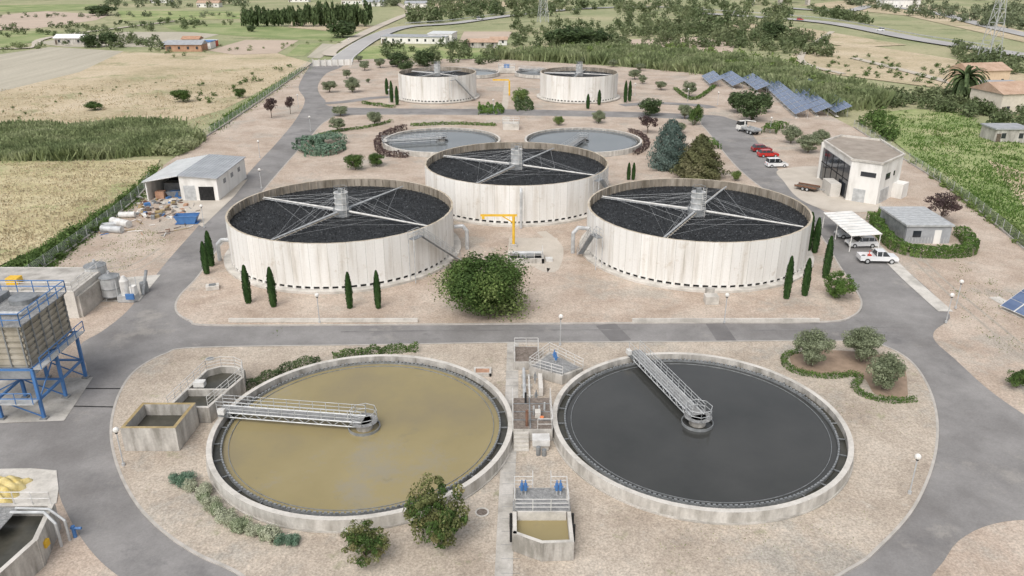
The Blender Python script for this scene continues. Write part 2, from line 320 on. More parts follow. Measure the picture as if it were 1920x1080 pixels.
# ---------------- trickling filters
def tank_filter(name,x,y,R,h,phi,pans=42):
    mb=MB(); n=pans
    mb.ring(0,0,R-.6,R+1.0,0,.3,conc_l,n)
    mb.ring(0,0,R-.6,R-.15,.3,.75,dark,n)
    P=lambda i,r:(r*math.cos(2*math.pi*i/n),r*math.sin(2*math.pi*i/n))
    for i in range(n):
        a,b=P(i+.006,R),P(i+.994,R); c,d=P(i+.006,R-.28),P(i+.994,R-.28)
        mb.add([(*a,.62),(*b,.62),(*b,h),(*a,h),(*c,h),(*d,h)],[(0,1,2,3)],tankwall)
        mb.add([(*a,h),(*b,h),(*d,h),(*c,h)],[(0,1,2,3)],ochrel)
        for e_ in (0,.5):
            w_=.008 if e_==0 else .004; a,b=P(i+e_-w_,R-.012+.02*(e_>0)),P(i+e_+w_,R-.012+.02*(e_>0)); 
            if e_>0: a,b=[(q[0]*(R*math.cos(math.pi/n)+.006)/(R+.008),q[1]*(R*math.cos(math.pi/n)+.006)/(R+.008)) for q in (a,b)]
            mb.add([(*a,.62),(*b,.62),(*b,h-.05),(*a,h-.05)],[(0,1,2,3)],joint)
        for t in (0,.5):
            p0=P(i+t-.09,R+.02);p1=P(i+t+.09,R+.02);q0=P(i+t-.09,R-.2);q1=P(i+t+.09,R-.2)
            mb.prism([p0,p1,q1,q0],.3,.625,tankwall)
            p0=P(i+t-.03,R-.28);p1=P(i+t+.03,R-.28);q1=P(i+t+.03,R-.45);q0=P(i+t-.03,R-.45)
            mb.prism([p0,p1,q1,q0],h-1.6,h-.1,innerw)
        c,d=P(i,R-.28),P(i+1,R-.28); mb.add([(*c,h-1.8),(*d,h-1.8),(*d,h),(*c,h)],[(1,0,3,2)],innerw)
    zm=h-1.25; mb.disc(0,0,zm,R-.3,media,n)
    k=int(22000*(R/16)**2); rr=(R-.4)*np.sqrt(rng.random(k)); th=rng.random(k)*2*np.pi
    C=np.stack([rr*np.cos(th),rr*np.sin(th),zm+.03+rng.random(k)*.08],1)
    Nn=rng.normal(size=(k,3))*.6; Nn[:,2]+=.8
    mb.quads(leafq(C,Nn,rng.uniform(.05,.13,k),.5),chips)
    mb.cyl(0,0,zm,zm+1.0,1.3,steeld,20); mb.cyl(0,0,zm+1.0,zm+3.4,.95,steel,20)
    for z in (1.0,1.8,2.6,3.35): mb.ring(0,0,.9,1.03,zm+z,zm+z+.08,steelw,20)
    mb.rail([(.95*math.cos(a),.95*math.sin(a),zm+3.4) for a in [j*math.pi/3 for j in range(6)]],.8,steeld,3,.03,True)
    mb.box(-.35,.35,-.3,.3,zm+3.4,zm+3.9,steeld)
    for sx in (-.25,.25): mb.tube((sx+.6,-1.15,zm),(sx+.6,-1.15,zm+4.3),.035,steelw,5)
    for j in range(14): mb.tube((.35,-1.15,zm+.3*j+.2),(.85,-1.15,zm+.3*j+.2),.025,steelw,4)
    for j in range(4):
        a=phi+j*math.pi/2; c,s2=math.cos(a),math.sin(a); L=R-.9
        mb.tube((c*1,s2*1,zm+.75),(c*L,s2*L,zm+.62),.16,steelw if j%2 else steel,8,.10)
        nx,ny=-s2,c
        mb.tube((c*1.2+nx*.3,s2*1.2+ny*.3,zm+.62),(c*L+nx*.3,s2*L+ny*.3,zm+.5),.05,steel if j%2 else ochrel,5)
        for q in range(2,int(L)):
            mb.tube((c*q,s2*q,zm+.7),(c*q+nx*.45,s2*q+ny*.45,zm+.45),.03,steel,4)
        for q in (.3,.5,.75,.95): mb.tube((0,0,zm+3.3),(c*L*q,s2*L*q,zm+.75),.014,steel,3)
        b=phi+(j+1)*math.pi/2
        for q in (.3,.6,.9): mb.tube((c*L*q,s2*L*q,zm+.65),(math.cos(b)*L*q*.55,math.sin(b)*L*q*.55,zm+.65),.014,steel,3); mb.tube((c*L*q*.55,s2*L*q*.55,zm+.65),(math.cos(b)*L*q,math.sin(b)*L*q,zm+.65),.014,steel,3)
    return mb.build(name,(x,y,ZI-.02))
def leafq(C,Nn,size,asp=.6):
    Nn=Nn/np.maximum(np.linalg.norm(Nn,axis=1,keepdims=True),1e-6)
    R0=rng.normal(size=C.shape); T=np.cross(Nn,R0); T/=np.maximum(np.linalg.norm(T,axis=1,keepdims=True),1e-6); B=np.cross(Nn,T)
    s=np.asarray(size).reshape(-1,1)
    V=np.empty((len(C),4,3)); V[:,0]=C+T*s; V[:,1]=C+B*s*asp; V[:,2]=C-T*s; V[:,3]=C-B*s*asp
    return V.reshape(-1,3)
ochrel=pmat('rim_stained',[(.40,.335,.245),(.56,.50,.41)],scale=.7,detail=8)
def ang(c,u,v,h): p=G(u,v,h); return math.atan2(p[1]-c[1],p[0]-c[0])
TL=(-24.2,109.5);TR=(26.4,109.7);TM=(.8,136.5);FL=(-22.3,245);FR=(20.0,245)
tank_filter('trickling_filter_tank',*TL,15.8,6.4,ang(TL,523,455,5.5))
tank_filter('trickling_filter_tank',*TR,15.6,6.4,ang(TR,1245,455,5.5))
tank_filter('trickling_filter_tank',*TM,15.9,6.4,ang(TM,903,348,5.5))
tank_filter('trickling_filter_tank',*FL,11.6,7.3,.9,34)
tank_filter('trickling_filter_tank',*FR,11.6,7.3,1.3,34)

def stairs(name,p,q,w=.9,plat=2.0):
    mb=MB(); p=Vector(p);q=Vector(q); d=(q-p); hd=Vector((d.x,d.y,0)).normalized(); nn=Vector((-hd.y,hd.x,0))*w/2
    for s_ in (1,-1):
        o=nn*s_; mb.tube(p+o,q+o,.09,steel,5)
        mb.rail([p+o,q+o],1.05,steel,1.4)
        e=p-hd*plat; mb.rail([p+o,e+o],1.05,steel,1.0); mb.tube(e+o,Vector((e.x,e.y,ZI))+o,.07,steel,5)
    k=int(abs(d.z)/.19)
    for i in range(k):
        c=p.lerp(q,(i+.5)/k); a=math.atan2(hd.y,hd.x)
        mb.box(c.x-.13,c.x+.13,c.y-w/2,c.y+w/2,c.z-.02,c.z+.02,steeld,a)
    c=p-hd*plat/2; mb.box(c.x-plat/2,c.x+plat/2,c.y-w/2,c.y+w/2,p.z-.05,p.z+.03,steeld,math.atan2(hd.y,hd.x))
    return mb.build(name)
def onT(c,R,a,z): return (c[0]+R*math.cos(a),c[1]+R*math.sin(a),z+ZI)
stairs('steel_staircase',onT(TL,16.7,math.radians(-42),5.9),onT(TL,17.4,math.radians(-16),.2))
stairs('steel_staircase',onT(TM,16.7,math.radians(-35),5.9),onT(TM,17.2,math.radians(-12),.2))
stairs('steel_staircase',onT(TR,16.7,math.radians(203),4.5),onT(TR,17.0,math.radians(190),.2))
stairs('steel_staircase',onT(FL,12.6,math.radians(-60),6.5),onT(FL,13.2,math.radians(-30),.2))
def pipe(name,pts,r=.28,m=steel):
    mb=MB(); mb.path([Vector(p) for p in pts],r,m,10)
    return mb.build(name)
pipe('curved_pipe',[onT(TM,16.5,math.radians(-88),6),onT(TM,17.0,math.radians(-88),6.2),onT(TM,17.4,math.radians(-88),5.7),onT(TM,17.4,math.radians(-88),0)],.22)
pipe('curved_pipe',[onT(TL,15.9,math.radians(0),3.4),onT(TL,17.1,math.radians(0),3.5),onT(TL,17.7,math.radians(0),2.8),onT(TL,17.7,math.radians(0),0)],.28)
pipe('curved_pipe',[onT(TL,15.7,math.radians(196),2.9),onT(TL,16.7,math.radians(196),3.0),onT(TL,17.3,math.radians(196),2.4),onT(TL,17.3,math.radians(196),0)],.28)
pipe('curved_pipe',[onT(TR,15.6,math.radians(186),3.6),onT(TR,17.1,math.radians(186),3.8),onT(TR,17.8,math.radians(186),3.0),onT(TR,17.8,math.radians(186),0)],.28)
for c,u0,u1 in ((TL,430,785),(TR,1185,1530)):
    mb=MB(); a=G(u0,612);b=G(u1,606); mb.prism([a,(b[0],a[1]),(b[0],a[1]+.25),(a[0],a[1]+.25)],ZI,ZI+.45,conc_l)
    mb.prism([(a[0]+.5,a[1]+.25),(b[0]-.5,a[1]+.25),(b[0]-2,a[1]+1.8),(a[0]+2,a[1]+1.8)],ZI,ZI+.25,gravel2)
    mb.build('low_retaining_wall')
mb=MB(); x,y=G(1333,576); mb.box(x-.8,x+.8,y-.4,y+.9,ZI,ZI+1.0,conc_l); mb.box(x-.5,x+.5,y+.9,y+1.6,ZI,ZI+1.5,conc); mb.build('concrete_chamber')
mb=MB(); x,y=G(400,548); mb.box(x-.8,x+.8,y-.6,y+.6,ZI,ZI+.5,conc_l,.3); mb.box(x-.4,x+.4,y-.3,y+.3,ZI+.5,ZI+.62,steeld,.3); mb.build('concrete_chamber')

# ---------------- clarifiers
clar_c=pmat('clarifier_concrete',[(.34,.32,.285),(.48,.455,.415),(.60,.575,.53)],scale=1.1,detail=10,stretch=(1,1,.25),fine=.10,fscale=4,bump=.15,weeds=((.28,.265,.23),.6,.57,.55))
def clarifier(name,x,y,R,wm,end,bh=1.1,teeth=180):
    mb=MB(); Z=bh
    mb.ring(0,0,R-.45,R,0,Z,clar_c,120,conc_l,concw)
    mb.ring(0,0,R-.5,R+.12,0,.12,conc,120)
    mb.ring(0,0,R-1.15,R-.45,Z-.62,Z-.60,chan_w,120)
    mb.ring(0,0,R-1.22,R-1.12,Z-.75,Z-.34,steeld,120)
    for i in range(teeth):
        a=2*math.pi*i/teeth; r=R-1.17
        mb.box(r-.07,r+.07,-.12,.12,Z-.34,Z-.2,steeld,a,(0,0))
        if i%6==0: mb.box(r+.06,R-.46,-.04,.04,Z-.5,Z-.42,steeld,a,(0,0))
    mb.disc(0,0,Z-.5,R-1.21,wm,120)
    mb.ring(0,0,R-1.75,R-1.71,Z-.55,Z-.43,steeld,120)
    mb.cyl(0,0,Z-.6,Z+.3,.75,concw,24); mb.ring(0,0,1.35,1.42,Z-.6,Z-.25,steeld,32)
    mb.disc(0,0,Z+.30,1.25,grate,24)
    mb.rail([(1.2*math.cos(j*math.pi/4),1.2*math.sin(j*math.pi/4),Z+.3) for j in range(8)],1.0,steel,2,.03,True)
    ex=(end[0]-x,end[1]-y); a=math.atan2(ex[1],ex[0]); c,s_=math.cos(a),math.sin(a)
    T=lambda r,o,z:(c*r-s_*o,s_*r+c*o,z)
    w=.6; dz=Z+.4
    mb.add([T(0,-w,dz),T(R+.2,-w,dz),T(R+.2,w,dz),T(0,w,dz)],[(0,1,2,3)],grate)
    for o in (-w,w):
        for z0,r_ in ((dz-.02,.07),(dz-.5,.06)): mb.tube(T(0,o,z0),T(R+.2,o,z0),r_,steel,6)
        k=10
        for i in range(k):
            r0=(R)*i/k; r1=R*(i+1)/k
            mb.tube(T(r0,o,dz-.5),T((r0+r1)/2,o,dz),.035,steel,4); mb.tube(T((r0+r1)/2,o,dz),T(r1,o,dz-.5),.035,steel,4)
        mb.rail([T(0,o,dz),T(R+.2,o,dz)],1.05,steel,1.2,.028,False,3)
    mb.box(R-.9,R+.1,-.8,.8,Z+.02,Z+.34,steeld,a,(0,0))
    mb.box(R-.7,R-.1,w+.1,w+.5,dz,dz+.5,steelw,a,(0,0))
    for i in range(7):
        r=R*.2+i*R*.11; mb.tube(T(r,.0,dz),T(r,.0,Z-.55),.04,steeld,5)
    return mb.build(name,(x,y,ZI-.02))
clarifier('clarifier_tank',-13.15,61,13.25,tan_w,G(424,775,1.5))
clarifier('clarifier_tank',16.65,61.7,13.05,dark_w,G(1192,668,1.5))
clarifier('clarifier_tank',-15.8,179.5,13.2,grey_w,G(722,268,1.5),teeth=90)
clarifier('clarifier_tank',16.0,179.5,13.2,grey_w,G(1075,273,1.5),teeth=90)
clarifier('clarifier_tank',-14,292,9.5,grey_w,(-30,296),teeth=40)
clarifier('clarifier_tank',10.5,292,9.5,grey_w,(0,300),teeth=40)

# ---------------- central works
def valve(mb,x,y,z,m=blue,h=.9):
    mb.cyl(x,y,z,z+h*.6,.06,steel,8); mb.cyl(x,y,z+h*.4,z+h,.13,m,10); mb.cyl(x,y,z+h,z+h+.3,.05,m,8); mb.tube((x-.22,y,z+h*.7),(x+.22,y,z+h*.7),.06,m,6)
mb=MB(); x0,y0=G(963,702); B=ZI
hA=.9
mb.box(x0,x0+2.7,y0,y0+3.6,B,B+hA,concw); mb.box(x0+.2,x0+2.5,y0+.2,y0+3.4,B+hA,B+hA+.05,gratebr)
mb.rail([(x0+.1,y0+.1,B+hA),(x0+.1,y0+3.5,B+hA),(x0+2.6,y0+3.5,B+hA),(x0+2.6,y0+2.0,B+hA)],1.05,steelw,1.3,.03,False,3)
pb=[G(992,712),G(1054,730),G(1092,715),G(1030,683)]; hB=1.0
mb.prism(pb,B,B+hB,concw); ctr=Vector((sum(p[0] for p in pb)/4,sum(p[1] for p in pb)/4))
pi=[tuple(Vector(p).lerp(ctr,.14)) for p in pb]; mb.prism(pi,B+hB,B+hB+.05,grate)
mb.rail([(*p,B+hB) for p in (pb[0],pb[1])],1.05,steelw,1.2,.03,False,3); mb.rail([(*p,B+hB) for p in (pb[2],pb[3],pb[0])],1.05,steelw,1.2,.03,False,3)
for t in (.38,.5): q=Vector(pb[3]).lerp(Vector(pb[1]),t); valve(mb,q.x,q.y,B+hB+.05,blue,.9)
mb.build('inlet_distribution_chamber')
rust=pmat('rust',[(.14,.07,.045),(.22,.12,.08)])
mb=MB(); xa=.05;
mb.box(xa,xa+3.5,59.8,65.2,B,B+1.18,concw); mb.box(xa+.1,xa+3.4,59.9,65.1,B+1.18,B+1.22,gratebr)
for yy in (61.2,62.6,64.0): mb.box(xa+.1,xa+3.4,yy,yy+.08,B+1.22,B+1.27,steeld)
mb.box(xa+1.5,xa+1.62,59.9,65.1,B+1.22,B+1.29,steeld)
mb.rail([(xa,59.8,B+1.2),(xa,65.2,B+1.2)],1.05,steelw,1.2,.03); mb.rail([(xa+3.5,65.2,B+1.2),(xa+3.5,59.8,B+1.2),(xa+2.2,59.8,B+1.2)],1.05,steelw,1.2,.03)
for i in range(5): mb.box(xa+.1,xa+1.4,59.8-.32*(i+1),59.8-.32*i-.003,B,B+1.18-.22*(i+1),conc_l)
mb.box(xa+1.8,xa+3.1,58.3,59.2,B,B+.5,conc_l); mb.box(xa+1.7,xa+3.2,58.2,59.3,B+.5,B+1.1,steelw); mb.cyl(xa+2.2,57.7,B,B+.8,.2,steeld,10);mb.cyl(xa+2.7,57.6,B,B+.6,.2,steeld,10)
for dx,hh in ((1.9,1.6),(2.4,1.2),(2.9,1.4),(1.9,1.1)): mb.cyl(xa+dx,60.6+dx*.8,B+1.2,B+1.2+hh*.6,.09,steel,8)
mb.cyl(xa+1.2,64.2,B+1.2,B+2.3,.1,rubber,8); mb.cyl(xa+1.25,60.3,B+1.2,B+2.8,.12,rust,8)
mb.box(xa+2.0,xa+2.5,61.5,62.2,B+1.25,B+1.8,conc_l)
mb.ball((xa+2.6,61.0,B+1.7),.2,pmat('orange_lifebuoy',[(.65,.2,.08),(.7,.22,.09)]),10,6,.35)
mb.build('pump_platform')
mb=MB()
mb.path([Vector((1.2,66,B+.5)),Vector((1.2,72.2,B+.5))],.16,steel,8); mb.path([Vector((1.7,66.5,B+.4)),Vector((1.7,71,B+.4))],.1,steelw,8)
for yy in (67,69,71): mb.box(.9,2.0,yy,yy+.25,B,B+.35,conc)
for yy in (66.5,70): valve(mb,2.3,yy,B,steeld,1)
mb.box(2.6,3.0,67.5,70.5,B,B+.9,conc_l)
mb.build('pipe_run')
mb=MB(); x,y=G(905,708); mb.walls([(x-.8,y-.6),(x+.8,y-.6),(x+.8,y+.6),(x-.8,y+.6)],B,B+.35,.2,conc_l); mb.box(x-.7,x+.7,y-.5,y+.5,B,B+.25,terracotta); mb.build('inspection_pit')
mb=MB(); bx=.2; by=44.9
poly=[(bx,by+.9),(bx+1.9,by-.1),(bx+4.0,by),(bx+4.0,by+4.3),(bx,by+4.3)]
mb.walls(poly,B,B+1.6,.28,concw,conc_l); mb.prism([tuple(Vector(p).lerp(Vector((bx+2,by+2.3)),.05)) for p in poly],B,B+.95,tan_w)
mb.box(bx-.14,bx+4.14,by+4.45,by+6.2,B,B+1.5,concw); mb.box(bx+.1,bx+3.9,by+4.55,by+6.1,B+1.5,B+1.54,grate)
mb.box(bx-.14,bx+4.14,by+3.2,by+4.4,B+1.61,B+1.65,grate); mb.box(bx+.2,bx+3.8,by+3.0,by+3.15,B+.9,B+1.7,conc_l)
zt=B+1.55
mb.rail([(bx,by+4.4,zt),(bx,by+6.1,zt),(bx+1.4,by+6.1,zt)],1.05,steelw,1,.03,False,3); mb.rail([(bx+2.8,by+6.1,zt),(bx+4,by+6.1,zt),(bx+4,by+4.4,zt)],1.05,steelw,1,.03,False,3)
mb.rail([(bx,by+3.2,B+1.65),(bx+4,by+3.2,B+1.65)],1.05,steelw,1.3,.03,False,3); mb.rail([(bx,by+3.2,B+1.65),(bx,by+4.4,B+1.65)],1.05,steelw,1.3,.03); mb.rail([(bx+4,by+3.2,B+1.65),(bx+4,by+4.4,B+1.65)],1.05,steelw,1.3,.03)
for s_ in (1.4,2.8): mb.path([Vector((bx+s_,by+6.1,zt+1.05)),Vector((bx+s_,by+6.7,zt+1.15)),Vector((bx+s_,by+7.0,zt)),Vector((bx+s_,by+7.0,B))],.03,steelw,5)
for dx in (.55,3.2): 
    valve(mb,bx+dx,by+5.3,B+1.54,blue,1.0); valve(mb,bx+dx+.28,by+5.3,B+1.54,blue,1.0)
for sx in (-.28,4.28): mb.cyl(bx+sx,by+1.6,B+.2,B+1.7,.09,rubber,8); mb.cyl(bx+sx,by+3.2,B+.2,B+1.4,.11,rubber,8)
mb.build('outlet_chamber')
mb=MB(); x,y=G(904,971); mb.ring(x,y,.42,.55,B,B+.05,conc_l,24); mb.disc(x,y,B+.03,.42,gratebr,24); mb.build('manhole_cover')
mb=MB(); x,y=G(395,681); mb.disc(x,y,B+.03,.4,steeld,24); mb.ring(x,y,.4,.48,B,B+.04,conc,24); mb.build('manhole_cover')
mb=MB(); x,y=-33.2,58.4
mb.walls([(x,y),(x+4.4,y),(x+4.6,y+3.9),(x+.1,y+3.9)],B,B+2.3,.3,concw,ochre); mb.box(x+.2,x+4.2,y+.2,y+3.7,B,B+1.2,chan_w)
mb.build('concrete_basin')
mb=MB(); x,y=-31.2,62.9
pl=[(x,y),(x+3.6,y),(x+5.0,y+5.5),(x+4.6,y+7.0),(x+3.6,y+7.7),(x+2.2,y+7.8),(x+1.0,y+7.0)]
mb.walls(pl,B,B+1.6,.28,concw,conc_l); mb.walls([(x+.5,y+3.2),(x+4.3,y+3.2)],B,B+1.59,.25,concw,conc_l,False)
mb.prism([tuple(Vector(p).lerp(Vector((x+2.2,y+4)),.05)) for p in pl],B,B+.9,chan_w)
mb.rail([(*p,B+1.6) for p in pl[1:]],1.05,steelw,1.2,.03,False,3); mb.rail([(*pl[-1],B+1.6),(*pl[0],B+1.6)],1.05,steelw,1.2,.03,False,3)
mb.box(x+1,x+2,y+3.5,y+4.2,B+1.6,B+2.1,steelw); mb.build('concrete_basin')

# ---------------- yellow jib crane + pit
mb=MB(); x,y=G(963,468)
mb.box(x-.5,x+.5,y-.5,y+.5,ZI,ZI+.4,conc); mb.cyl(x,y,ZI+.4,ZI+4.6,.2,yellow,12); mb.box(x-4.8,x+.5,y-.1,y+.1,ZI+4.6,ZI+4.9,yellow); mb.tube((x,y,ZI+3.6),(x-1.6,y,ZI+4.6),.1,yellow,6)
mb.box(x-4.6,x-4.2,y-.15,y+.15,ZI+4.2,ZI+4.6,yellow); mb.build('jib_crane')
mb=MB(); x,y=G(988,500)
mb.walls([(x-2.5,y),(x+2.2,y),(x+2.2,y+2.6),(x-2.5,y+2.6)],ZI,ZI+.7,.3,concw,conc_l); mb.box(x-2.3,x+2,y+.2,y+2.4,ZI,ZI+.4,dark)
mb.box(x-1,x+1,y+.4,y+2.2,ZI+.7,ZI+1.0,steeld); mb.path([Vector((x-2,y+1.2,ZI+1.1)),Vector((x+2,y+1.2,ZI+1.1))],.25,steel,10)
mb.rail([(x-2.5,y,ZI+.7),(x+2.2,y,ZI+.7),(x+2.2,y+2.6,ZI+.7)],1,steelw,1.2,.03); mb.box(x+2.6,x+3.6,y+.5,y+1.5,ZI,ZI+.4,steelw); mb.build('valve_pit')
mb=MB(); x,y=G(955,182); mb.cyl(x,y,ZI,ZI+4.4,.25,yellow,10); mb.box(x-5,x,y-.15,y+.15,ZI+4.4,ZI+4.8,yellow); mb.build('jib_crane')
mb=MB(); x,y=G(958,248); mb.box(x-2,x+2,y,y+3,ZI,ZI+1.5,conc_l); mb.rail([(x-2,y,ZI+1.5),(x+2,y,ZI+1.5),(x+2,y+3,ZI+1.5),(x-2,y+3,ZI+1.5)],1.1,steelw,1.5,.05,True); mb.build('pump_chamber')
mb=MB(); x,y=G(950,140); mb.box(x-3,x+3,y,y+5,ZI,ZI+1.8,conc_l); mb.rail([(x-3,y,ZI+1.8),(x+3,y,ZI+1.8),(x+3,y+5,ZI+1.8),(x-3,y+5,ZI+1.8)],1.1,steelw,1.5,.06,True); mb.box(x-1,x+1,y+1,y+2,ZI+1.8,ZI+3,blue); mb.build('pump_chamber')
strip('footpath',[(945,208),(948,190),(950,165),(952,150)],1.8,Z0+.06,pad)
strip('footpath',[(948,235),(950,222)],1.8,ZI+.03,pad)

# ---------------- blue tower with biofilter block
panel=pmat('corrugated_panel',[(.24,.215,.17),(.36,.325,.265),(.44,.405,.345)],scale=.5,detail=8,stretch=(1,1,.3),island=.1)
mb=MB(); X0,X1,Y0,Y1=-51.0,-43.2,63.6,71.4; b0=ZA+.05; zb=5.2; zt=9.3
xs=[X0,(X0+X1)/2,X1]; ys=[Y0,(Y0+Y1)/2,Y1]
for x in xs:
    for y in ys:
        mb.box(x-.13,x+.13,y-.13,y+.13,b0,b0+zb,blue); mb.box(x-.3,x+.3,y-.3,y+.3,b0,b0+.15,steeld)
for z in (1.9,zb-.2):
    for x in xs: mb.box(x-.1,x+.1,Y0,Y1,b0+z,b0+z+.2,blue)
    for y in ys: mb.box(X0,X1,y-.09,y+.09,b0+z+.003,b0+z+.18,blue)
for y in ys:
    mb.tube((X0,y,b0),(xs[1],y,b0+2),.07,blue,5); mb.tube((X1,y,b0+.2),(xs[1],y,b0+2),.07,blue,5)
mb.tube((X1,Y0,b0+2),(X1,ys[1],b0+zb-.2),.07,blue,5); mb.tube((X1,Y1,b0+2),(X1,ys[1],b0+zb-.2),.07,blue,5)
mb.frus((X0+1,X1-1,Y0+1,Y1-1),(X0+.4,X1-.4,Y0+.4,Y1-.4),b0+zb-1.6,b0+zb,steel)
for i in range(14):
    z=b0+zb+i*(zt-zb)/14; o=.12*(i%2)
    mb.box(X0+.3-o,X1-.3+o,Y0+.3-o,Y1-.3+o,z,z+(zt-zb)/14-.004,panel)
for x in (X0+.3,X1-.3):
    for y in np.linspace(Y0+.4,Y1-.4,6): mb.box(x-.2,x+.2,y-.05,y+.05,b0+zb,b0+zt,steeld)
for x in np.linspace(X0+.4,X1-.4,6): mb.box(x-.05,x+.05,Y0+.1,Y0+.2,b0+zb,b0+zt,steeld)
mb.box(X0,X1,Y0,Y1,b0+zt,b0+zt+.12,grate)
mb.rail([(X0,Y0,b0+zt+.1),(X1,Y0,b0+zt+.1),(X1,Y1,b0+zt+.1),(X0,Y1,b0+zt+.1)],1.2,blue,1.5,.05,True)
mb.box(X0+1,X0+3,Y0+4,Y1-1,b0+zt+.12,b0+zt+.7,steeld); mb.cyl(X0+5,Y1-2.3,b0+zt+.12,b0+zt+.6,1.2,steeld,16)
mb.path([Vector((X0+1,Y0+2,b0+zt+.5)),Vector((X1-1,Y0+2,b0+zt+.5)),Vector((X1-1,Y1-1,b0+zt+.5))],.15,steel,8)
mb.rail([(X0,Y0-1,b0+2.1),(X1,Y0-1,b0+2.1)],1.1,blue,1.5,.045); mb.box(X0,X1,Y0-1,Y0-.15,b0+2.0,b0+2.1,steel)
mb.rail([(X1+.9,Y0,b0+zb),(X1+.9,Y1,b0+zb)],1.1,blue,1.5,.045); mb.box(X1+.1,X1+.9,Y0,Y1,b0+zb-.1,b0+zb,steel)
mb.build('steel_frame_tower')
mb=MB(); x,y=G(150,602); mb.box(x-14,x,y,y+8,Z0,Z0+3.4,conc_l); mb.box(x-13.6,x-.4,y+.4,y+7.6,Z0+3.4,Z0+3.44,conc)
mb.box(x-.0,x+.35,y+.3,y+7,Z0,Z0+2.7,conc); mb.box(x-9,x-7.6,y+2,y+3.2,Z0+3.44,Z0+4.2,yellow); mb.rail([(x-13.8,y+.2,Z0+3.4),(x-.2,y+.2,Z0+3.4),(x-.2,y+7.8,Z0+3.4)],1.1,steelw,1.5,.035); mb.build('concrete_tank_building')
def vessel(u,v,r,h):
    mb=MB(); x,y=G(u,v); B0=Z0+.05
    for j in range(3): a=j*2.1; mb.cyl(x+r*.8*math.cos(a),y+r*.8*math.sin(a),B0,B0+.6,.07,steel,6)
    mb.cyl(x,y,B0+.5,B0+h,r,steel,24)
    for z in (.5,h*.5,h-.1): mb.ring(x,y,r-.05,r+.07,B0+z,B0+z+.08,steeld,24)
    mb.cyl(x,y,B0+h,B0+h+.35,r,steeld,24,r*.3); mb.cyl(x,y,B0+h+.35,B0+h+.7,.15,steel,8)
    mb.tube((x+r+.08,y-.2,B0),(x+r+.08,y-.2,B0+h+.3),.03,steel,4);mb.tube((x+r+.08,y+.2,B0),(x+r+.08,y+.2,B0+h+.3),.03,steel,4)
    mb.build('steel_storage_vessel')
vessel(190,556,1.25,3.9); vessel(214,565,1.15,3.0)
mb=MB(); x,y=G(243,568); B0=Z0+.05
mb.box(x-1,x+1,y-.8,y+.8,B0,B0+.8,steel); mb.cyl(x-.2,y,B0+.8,B0+2.6,.55,steelw,16); mb.cyl(x-.2,y,B0+2.6,B0+3.2,.55,steelw,16,.2); mb.box(x+.5,x+1.1,y-.4,y+.4,B0+.8,B0+1.9,white)
for dx in (-.9,.9):
    for dy in (-.7,.7): mb.tube((x+dx,y+dy,B0),(x+dx,y+dy,B0+2.8),.05,steel,5)
mb.tube((x+1.1,y+1.5,B0),(x+1.1,y+3.5,B0+2.6),.2,steeld,8); mb.cyl(x+.9,y+2.6,B0,B0+1.3,.5,steeld,12); mb.box(x+.2,x+1.2,y-1.1,y-.85,B0+.5,B0+1.2,blue); mb.build('dosing_skid')
tarp=pmat('yellow_tarp',[(.60,.46,.15),(.74,.63,.33)],scale=1,detail=4,rough=.5,bump=.6,bscale=1.5,bdist=.3)
mb=MB(); B0=ZA+.05; nx=24
x0,y0=G(-90,956); x1,y1=G(62,908)
V=[];F=[]
for j in range(nx+1):
    for i in range(nx+1):
        s_,t=i/nx,j/nx; e=min(s_,1-s_,t,1-t)*3
        hgt=1.1*min(1,e)**.5*(.75+.25*math.sin(i*.8+j*.5)*math.cos(j*.7-i*.3))
        V.append((x0+(x1-x0)*s_+.15*math.sin(j*.9),y0+(y1-y0)*t+.15*math.sin(i*.8),B0+hgt))
for j in range(nx):
    for i in range(nx): F.append((j*(nx+1)+i,j*(nx+1)+i+1,(j+1)*(nx+1)+i+1,(j+1)*(nx+1)+i))
mb.add(V,F,tarp); mb.build('tarpaulin_covered_pile',smooth=True)
mb=MB(); x,y=G(82,1068); hh=2.3; mb.walls([(x-9,y-4),(x-.8,y-4),(x,y),(x-.9,y+3.8),(x-9,y+3.8)],Z0,Z0+hh,.35,concw,conc_l); mb.prism([(x-8.9,y-3.9),(x-.9,y-3.9),(x-.1,y),(x-1,y+3.7),(x-8.9,y+3.7)],Z0,Z0+1.4,chan_w)
mb.box(x-6,x-3,y+.5,y+3.4,Z0+hh,Z0+hh+.06,grate)
mb.path([Vector((x+.3,y+2,Z0)),Vector((x+.3,y+2,Z0+2.0)),Vector((x-.6,y+2.4,Z0+2.7)),Vector((x-3,y+2.4,Z0+2.7))],.11,steel,8)
mb.path([Vector((x+.6,y+2.6,Z0)),Vector((x+.6,y+2.6,Z0+1.8)),Vector((x-.6,y+3.0,Z0+2.5)),Vector((x-3,y+3,Z0+2.6))],.10,steel,8)
mb.box(x-.02,x+.2,y+.6,y+1.1,Z0+1.0,Z0+1.5,yellow); mb.cyl(x+.8,y+3,Z0,Z0+1,.14,blue,8); mb.tube((x+.6,y+3,Z0+.8),(x+1.4,y+3,Z0+.8),.1,blue,6)
mb.rail([(x-9,y+3.8,Z0+hh),(x-.9,y+3.8,Z0+hh)],1.1,steelw,1.4,.035); mb.build('concrete_sludge_tank')

